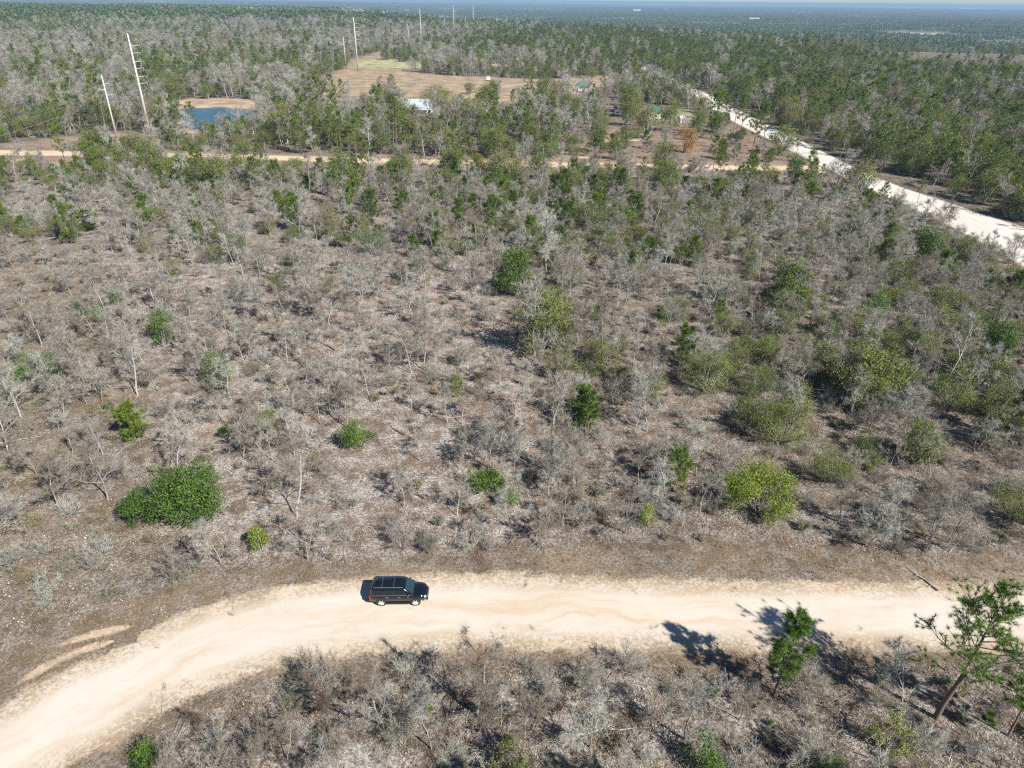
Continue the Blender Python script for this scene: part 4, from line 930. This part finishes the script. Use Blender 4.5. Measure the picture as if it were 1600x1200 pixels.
def house_walls(L, W, ze, zr):
    a, b = L / 2, W / 2
    return [(-a, -b, -.2), (a, -b, -.2), (a, b, -.2), (-a, b, -.2), (-a, -b, ze), (a, -b, ze), (a, b, ze), (-a, b, ze), (-a, 0, zr - .05), (a, 0, zr - .05)], [(0, 1, 5, 4), (1, 2, 6, 9, 5), (2, 3, 7, 6), (3, 0, 4, 8, 7), (4, 5, 9, 8), (6, 7, 8, 9), (3, 2, 1, 0)]
def house(px_, py_, rz, L, W, ze, zr, roofm, label, name='house', porch=True, ribs=True):
    x, y = g(px_, py_); o = empty(name, (x, y, 0), rz, label, 'house')
    prism('wall', house_walls(L, W, ze, zr), M_WWALL, o); r = prism('roof', gable_roof(L, W, ze, zr), roofm, o)
    if ribs:
        bm = bmesh.new(); sl = math.atan2(zr - ze, W / 2); wl = math.hypot(W / 2, zr - ze) + .3
        for sd in (-1, 1):
            for k in range(int(L / .8) + 1):
                box_bm(bm, (-L / 2 + k * .8, sd * W / 4, (ze + zr) / 2 + .17), (.05, wl, .06), Matrix.Rotation(-sd * sl, 4, 'X'))
        bobj('roof_rib', bm, roofm, r)
    for sx in (-.3, .3):
        w = boxo('window', (L * sx, -W / 2 - .02, 1.5), (1.1, .08, 1.1), M_WWALL, o, 0); boxo('pane', (L * sx, -W / 2 - .07, 1.5), (.95, .03, .95), M_GLASSD, w)
    boxo('door', (0, -W / 2 - .03, 1.0), (.95, .08, 2.0), M_BRN, o)
    for sx in (-.28, .28):
        for e in (-1, 1): w = boxo('window', (e * (L / 2 + .02), W * sx, 1.6), (.08, 1.2, 1.2), M_WWALL, o); boxo('pane', (e * (L / 2 + .07), W * sx, 1.6), (.03, 1.0, 1.0), M_GLASSD, w)
    if porch:
        pz = prism('porch_roof', ([(-L * .15, -W / 2 - 3.4, 2.3), (L / 2, -W / 2 - 3.4, 2.3), (L / 2, -W / 2 - .45, 2.75), (-L * .15, -W / 2 - .45, 2.75), (-L * .15, -W / 2 - 3.4, 2.2), (L / 2, -W / 2 - 3.4, 2.2), (L / 2, -W / 2 - .45, 2.62), (-L * .15, -W / 2 - .45, 2.62)], [(0, 1, 2, 3), (7, 6, 5, 4), (0, 4, 5, 1), (1, 5, 6, 2), (2, 6, 7, 3), (3, 7, 4, 0)]), roofm, o)
        for px2 in (-L * .13, L * .18, L * .48): cyl('porch_post', (px2, -W / 2 - 3.2, -.1), (px2, -W / 2 - 3.2, 2.22), .08, .08, M_WWALL, o, 8)
    return o
house(657, 176, -.08, 10.5, 9.0, 3.2, 6.0, M_BLUE, 'house with pale blue metal roof and porch among the trees below the tan clearing')
house(1020, 184, 1.25, 10, 7.5, 3.1, 4.9, M_GROOF, 'white house with a green metal roof in the clearing by the pale road')
# open pavilion with hipped teal roof
x, y = g(910, 141); pv = empty('pavilion', (x, y, 0), .1, 'small building with a teal hipped roof beside the clearing track', 'pavilion')
prism('wall', ([(-3.4, -2.6, -.1), (3.4, -2.6, -.1), (3.4, 2.6, -.1), (-3.4, 2.6, -.1), (-3.4, -2.6, 2.6), (3.4, -2.6, 2.6), (3.4, 2.6, 2.6), (-3.4, 2.6, 2.6)], [(0, 1, 5, 4), (1, 2, 6, 5), (2, 3, 7, 6), (3, 0, 4, 7), (4, 5, 6, 7), (3, 2, 1, 0)]), M_WWALL, pv)
prism('roof', ([(-4.4, -3.6, 2.5), (4.4, -3.6, 2.5), (4.4, 3.6, 2.5), (-4.4, 3.6, 2.5), (-1.4, 0, 5.3), (1.4, 0, 5.3)], [(0, 1, 5, 4), (1, 2, 5), (2, 3, 4, 5), (3, 0, 4), (3, 2, 1, 0)]), M_TEAL, pv)
boxo('door', (.6, -2.63, 1.0), (.9, .06, 2.0), M_BRN, pv)
# small white camper
def trailer(px_, py_, rz, L, label):
    x, y = g(px_, py_); o = empty('travel_trailer', (x, y, 0), rz, label, 'trailer')
    boxo('trailer_body', (0, 0, 1.55), (L, 2.2, 2.0), M_WWALL, o, .18); boxo('window', (-.2, -1.11, 1.8), (L * .4, .04, .55), M_GLASSD, o); boxo('door', (L * .34, -1.11, 1.4), (.7, .04, 1.5), M_WWALL, o)
    for sx in (-.5, .5):
        for sy in (-1, 1): cyl('wheel', (sx, sy * 1.0, .34), (sx, sy * .8, .34), .34, .34, M_BRN, o, 14)
    cyl('tow_bar', (L / 2, 0, .45), (L / 2 + .9, 0, .45), .06, .06, M_BRN, o, 6)
trailer(965, 181, .05, 3.4, 'small white travel trailer at the wood edge left of the white house')
trailer(763, 126, 0, 2.6, 'tiny pale trailer parked at the far side of the tan clearing')
x, y = g(1064, 191); sh = empty('garden_shed', (x, y, 0), .5, 'little pinkish white shed right of the white house', 'shed')
M_SHED = simple('pink_siding', (.70, .58, .54), .7); prism('wall', house_walls(2.8, 2.4, 2.0, 2.8), M_SHED, sh); prism('roof', gable_roof(2.8, 2.4, 2.0, 2.8, .25, .08), M_BLUE, sh); boxo('door', (0, -1.23, .9), (.8, .05, 1.7), M_BRN, sh)
# distant warehouse and far farm buildings
def shed_far(px_, py_, L, W, h, label, zg=None):
    X, Y = g(px_, py_)
    for _ in range(30): zg = float(height(np.array([X]), np.array([Y]))[0]); X, Y = g(px_, py_, zg)
    o = empty('warehouse' if L > 100 else 'farm_building', (X, Y, zg), -math.atan2(X, Y), label, 'warehouse' if L > 100 else 'building')
    prism('wall', house_walls(L, W, h, h * 1.3), M_WWALL, o); prism('roof', gable_roof(L, W, h, h * 1.3, .5, .4), M_BLUE if L < 100 else M_WWALL, o); boxo('door', (0, -W / 2 - .1, h * .35), (h * .6, .2, h * .7), M_GLASSD, o)
shed_far(1512, 15, 330, 130, 20, 'long white warehouse on the horizon at the far right')
shed_far(995, 19, 60, 30, 16, 'white building far off in the blue forest, right of centre')
shed_far(1178, 35, 45, 22, 15, 'pale farm building in the distant forest')
shed_far(1040, 17, 30, 20, 15, 'small pale building on the horizon beside the far white one')

# ---- black SUV --------------------------------------------------------
M_PAINT = simple('black_car_paint', (.006, .007, .010), .12, 0, .6, .02, 3, .8); M_GLS = simple('tinted_glass', (.008, .012, .018), .12, 0, .3, .02); M_WS = simple('windscreen_glass', (.018, .045, .055), .06, 0, .7, .05)
M_CHR = simple('chrome_trim', (.50, .51, .53), .32, .9); M_RIM = simple('alloy_wheel', (.58, .58, .58), .4, .1); M_TYRE = simple('tyre_rubber', (.02, .02, .02), .8); M_RED = simple('red_lamp', (.40, .02, .02), .25); M_LAMP = simple('clear_lamp', (.50, .52, .54), .3); M_PLAS = simple('black_plastic', (.018, .018, .018), .6)
def loft(name, secs, mat, parent, sm=True):
    bm = bmesh.new(); rings = []
    for x, ring in secs: rings.append([bm.verts.new((x, yy, zz)) for yy, zz in ring])
    for a, b in zip(rings, rings[1:]):
        k = len(a)
        for i in range(k): bm.faces.new((a[i], a[(i + 1) % k], b[(i + 1) % k], b[i]))
    bm.faces.new(rings[0][::-1]); bm.faces.new(rings[-1]); o = bobj(name, bm, mat, parent, sm)
    return o
def ring(hw, zb, zt, c=.12, tum=.03):
    return [(-hw + c, zb), (hw - c, zb), (hw, zb + c), (hw + .0, (zb + zt) / 2), (hw - tum, zt - c), (hw - c - tum, zt), (0, zt + .03), (-hw + c + tum, zt), (-hw + tum, zt - c), (-hw, (zb + zt) / 2), (-hw, zb + c)]
def make_suv(loc, rz, label, name='suv', s=1.0):
    o = empty(name, loc, rz, label, 'car'); o.scale = (s, s, s)
    loft('body', [(x, ring(hw, zb, zt, c)) for x, hw, zb, zt, c in [(-2.67, .80, .64, 1.0, .1), (-2.62, .92, .52, 1.14, .1), (-2.45, .98, .46, 1.20, .1), (-1.9, 1.01, .44, 1.22, .1), (0, 1.01, .42, 1.22, .1), (1.15, 1.01, .43, 1.22, .1), (1.45, 1.0, .44, 1.20, .12), (2.0, .98, .46, 1.17, .14), (2.32, .92, .48, 1.10, .16), (2.52, .80, .52, 1.0, .16), (2.66, .58, .58, .86, .12)]], M_PAINT, o)
    gh = [(-2.52, .90, 1.16, 1.22, .02), (-2.46, .88, 1.16, 1.62, .06), (-2.32, .84, 1.16, 1.90, .08), (-1.8, .83, 1.16, 1.94, .08), (-.4, .83, 1.16, 1.955, .08), (.45, .82, 1.16, 1.91, .08), (.62, .83, 1.16, 1.84, .08), (1.0, .87, 1.16, 1.56, .06), (1.42, .92, 1.16, 1.23, .02)]
    loft('cabin', [(x, [(-.95, zb), (.95, zb), (.965, zb + .02), (hw + (.96 - hw) * .45, zb + (zt - zb) * .5), (hw + .03, zt - c), (hw - .06, zt), (0, zt + .02), (-hw + .06, zt), (-hw - .03, zt - c), (-hw - (.96 - hw) * .45, zb + (zt - zb) * .5), (-.965, zb + .02)]) for x, hw, zb, zt, c in gh], M_PAINT, o)
    # glass
    def quad(name, pts, mat, th=.012):
        bm = bmesh.new(); n_ = (Vector(pts[1]) - Vector(pts[0])).cross(Vector(pts[2]) - Vector(pts[0])).normalized()
        a = [bm.verts.new(Vector(p) + n_ * th) for p in pts]; b = [bm.verts.new(Vector(p) - n_ * .03) for p in pts]
        bm.faces.new(a); bm.faces.new(b[::-1])
        for i in range(len(pts)): bm.faces.new((a[i], b[i], b[(i + 1) % len(pts)], a[(i + 1) % len(pts)]))
        return bobj(name, bm, mat, o)
    quad('windscreen', [(1.38, -.80, 1.285), (1.38, .80, 1.285), (.66, .72, 1.845), (.66, -.72, 1.845)], M_WS, .03)
    quad('rear_window', [(-2.50, .74, 1.32), (-2.50, -.74, 1.32), (-2.36, -.70, 1.80), (-2.36, .70, 1.80)], M_GLS, .03)
    for sd in (1, -1):
        def sp(x, z):
            hw = .835; t = (z - 1.16) / .72; yy = .965 - (.965 - hw - .03) * t; return (x, sd * (yy + .004), z)
        for x0, x1, x2, x3 in [(-2.36, -1.42, -1.42, -2.26), (-1.36, -.42, -.42, -1.36), (-.36, .98, .50, -.36)]:
            pts_ = [sp(x0, 1.28), sp(x1, 1.28), sp(x2, 1.78), sp(x3, 1.78)]
            if sd > 0: pts_ = pts_[::-1]
            quad('side_window', pts_, M_GLS, .010)
        boxo('belt_trim', (-.62, sd * .972, 1.235), (3.45, .02, .03), M_CHR, o); boxo('roof_rail', (-.85, sd * .73, 2.0), (2.7, .05, .05), M_CHR, o, .012)
        for hx in (-1.0, .12): boxo('door_handle', (hx, sd * 1.025, 1.08), (.24, .03, .04), M_CHR, o)
        for dx in (-1.39, -.39, .98): boxo('door_seam', (dx, sd * 1.008, .82), (.012, .012, .70), M_PLAS, o)
        boxo('running_board', (-.05, sd * 1.0, .34), (2.3, .16, .06), M_PLAS, o, .02)
        mr = boxo('mirror', (.92, sd * 1.14, 1.30), (.16, .22, .18), M_PAINT, o, .04); boxo('mirror_cap', (.97, sd * 1.15, 1.36), (.10, .20, .08), M_CHR, mr, .02)
        boxo('taillight', (-2.57, sd * .90, 1.0), (.14, .16, .34), M_RED, o, .03)
        h = boxo('headlight', (2.42, sd * .73, .93), (.22, .26, .15), M_LAMP, o, .05, Matrix.Rotation(-sd * .55, 4, 'Z')); boxo('fog_light', (2.56, sd * .66, .58), (.06, .12, .08), M_GLS, o, .02)
        for wx in (-1.56, 1.56):
            bm = bmesh.new(); cylbm(bm, (wx, sd * .60, .46), (wx, sd * 1.012, .44), .47, .47, 28); bobj('wheel_arch', bm, M_PLAS, o, False)
            w = bpy.data.objects.new('wheel', None); COL.objects.link(w); w.parent = o; w.location = (wx, sd * .90, .41)
            bm = bmesh.new(); prof = [(.30, -.13), (.36, -.145), (.405, -.12), (.415, -.06), (.415, .06), (.405, .12), (.36, .145), (.30, .13)]; n_ = 32; rg = []
            for k in range(n_): a = 2 * math.pi * k / n_; rg.append([bm.verts.new((r_ * math.cos(a), t_ , r_ * math.sin(a))) for r_, t_ in prof])
            for k in range(n_):
                for m_ in range(len(prof)): bm.faces.new((rg[k][m_], rg[k][(m_ + 1) % 8], rg[(k + 1) % n_][(m_ + 1) % 8], rg[(k + 1) % n_][m_]))
            bobj('tyre', bm, M_TYRE, w, True)
            bm = bmesh.new(); cylbm(bm, (0, -.10, 0), (0, sd * .11, 0), .31, .30, 28); cylbm(bm, (0, sd * .10, 0), (0, sd * .15, 0), .07, .06, 12)
            for k in range(6):
                a = k * math.pi / 3; box_bm(bm, (math.cos(a) * .17, sd * .125, math.sin(a) * .17), (.24, .04, .075), Matrix.Rotation(-a, 4, 'Y'))
            bobj('rim', bm, M_RIM, w)
            bm = bmesh.new()
            for k in range(6):
                a = (k + .5) * math.pi / 3; cylbm(bm, (math.cos(a) * .19, sd * .103, math.sin(a) * .19), (math.cos(a) * .19, sd * .107, math.sin(a) * .19), .036, .036, 8)
            bobj('rim_opening', bm, M_TYRE, w)
    for cx in (-1.45, -.40): boxo('roof_crossbar', (cx, 0, 2.03), (.05, 1.44, .035), M_CHR, o, .01)
    boxo('sunroof', (-.05, 0, 1.975), (1.0, 1.05, .016), M_GLS, o); boxo('grille', (2.66, 0, .80), (.05, .92, .34), M_CHR, o, .02)
    for k in range(3): boxo('grille_slot', (2.69, 0, .70 + k * .10), (.015, .84, .045), M_PLAS, o)
    boxo('front_bumper', (2.58, 0, .52), (.22, 1.50, .16), M_PLAS, o, .05); boxo('rear_bumper', (-2.66, 0, .55), (.18, 1.72, .20), M_PAINT, o, .05); boxo('number_plate', (-2.70, 0, .86), (.02, .34, .17), M_WWALL, o)
    boxo('wiper', (1.34, .25, 1.335), (.03, .6, .02), M_PLAS, o); boxo('aerial_fin', (-2.0, 0, 2.0), (.18, .04, .08), M_PAINT, o)
    for sd in (1, -1): boxo('hood_crease', (1.95, sd * .42, 1.196), (1.0, .03, .015), M_PAINT, o, .005, Matrix.Rotation(.07, 4, 'Y'))
    return o
a_, b_ = g(595.5, 946.5), g(650.5, 946.0); hd = math.atan2(b_[1] - a_[1], b_[0] - a_[0])
cx, cy = (a_[0] + b_[0]) / 2 - math.sin(hd) * .95, (a_[1] + b_[1]) / 2 + math.cos(hd) * .95
make_suv((cx, cy, .03), hd, 'black SUV parked on the sandy road, facing right')
xx, yy = g(1011, 123); make_suv((xx, yy, .06), 2.0, 'tiny dark vehicle far up the pale sand road')
print('SUV', cx, cy, math.degrees(hd))

# ------------------------------------------------------------------ haze
bm = bmesh.new(); zlo, zhi = -75.0, 60.0
box_bm(bm, (0, 11000, (zlo + zhi) / 2), (100000, 80000 + 24000, zhi - zlo))
hz = NT('haze'); hz.t.nodes.remove(hz.b); pv_ = hz.n('ShaderNodeVolumePrincipled'); pv_.inputs['Color'].default_value = (.42, .61, .82, 1); pv_.inputs['Density'].default_value = 1.25e-4; pv_.inputs['Anisotropy'].default_value = 0.0
hz.t.links.new(pv_.outputs[0], hz.out.inputs['Volume']); hzo = bobj('haze', bm, hz.m); tag(hzo, 'pale blue haze over the whole landscape', 'haze', kind='stuff')
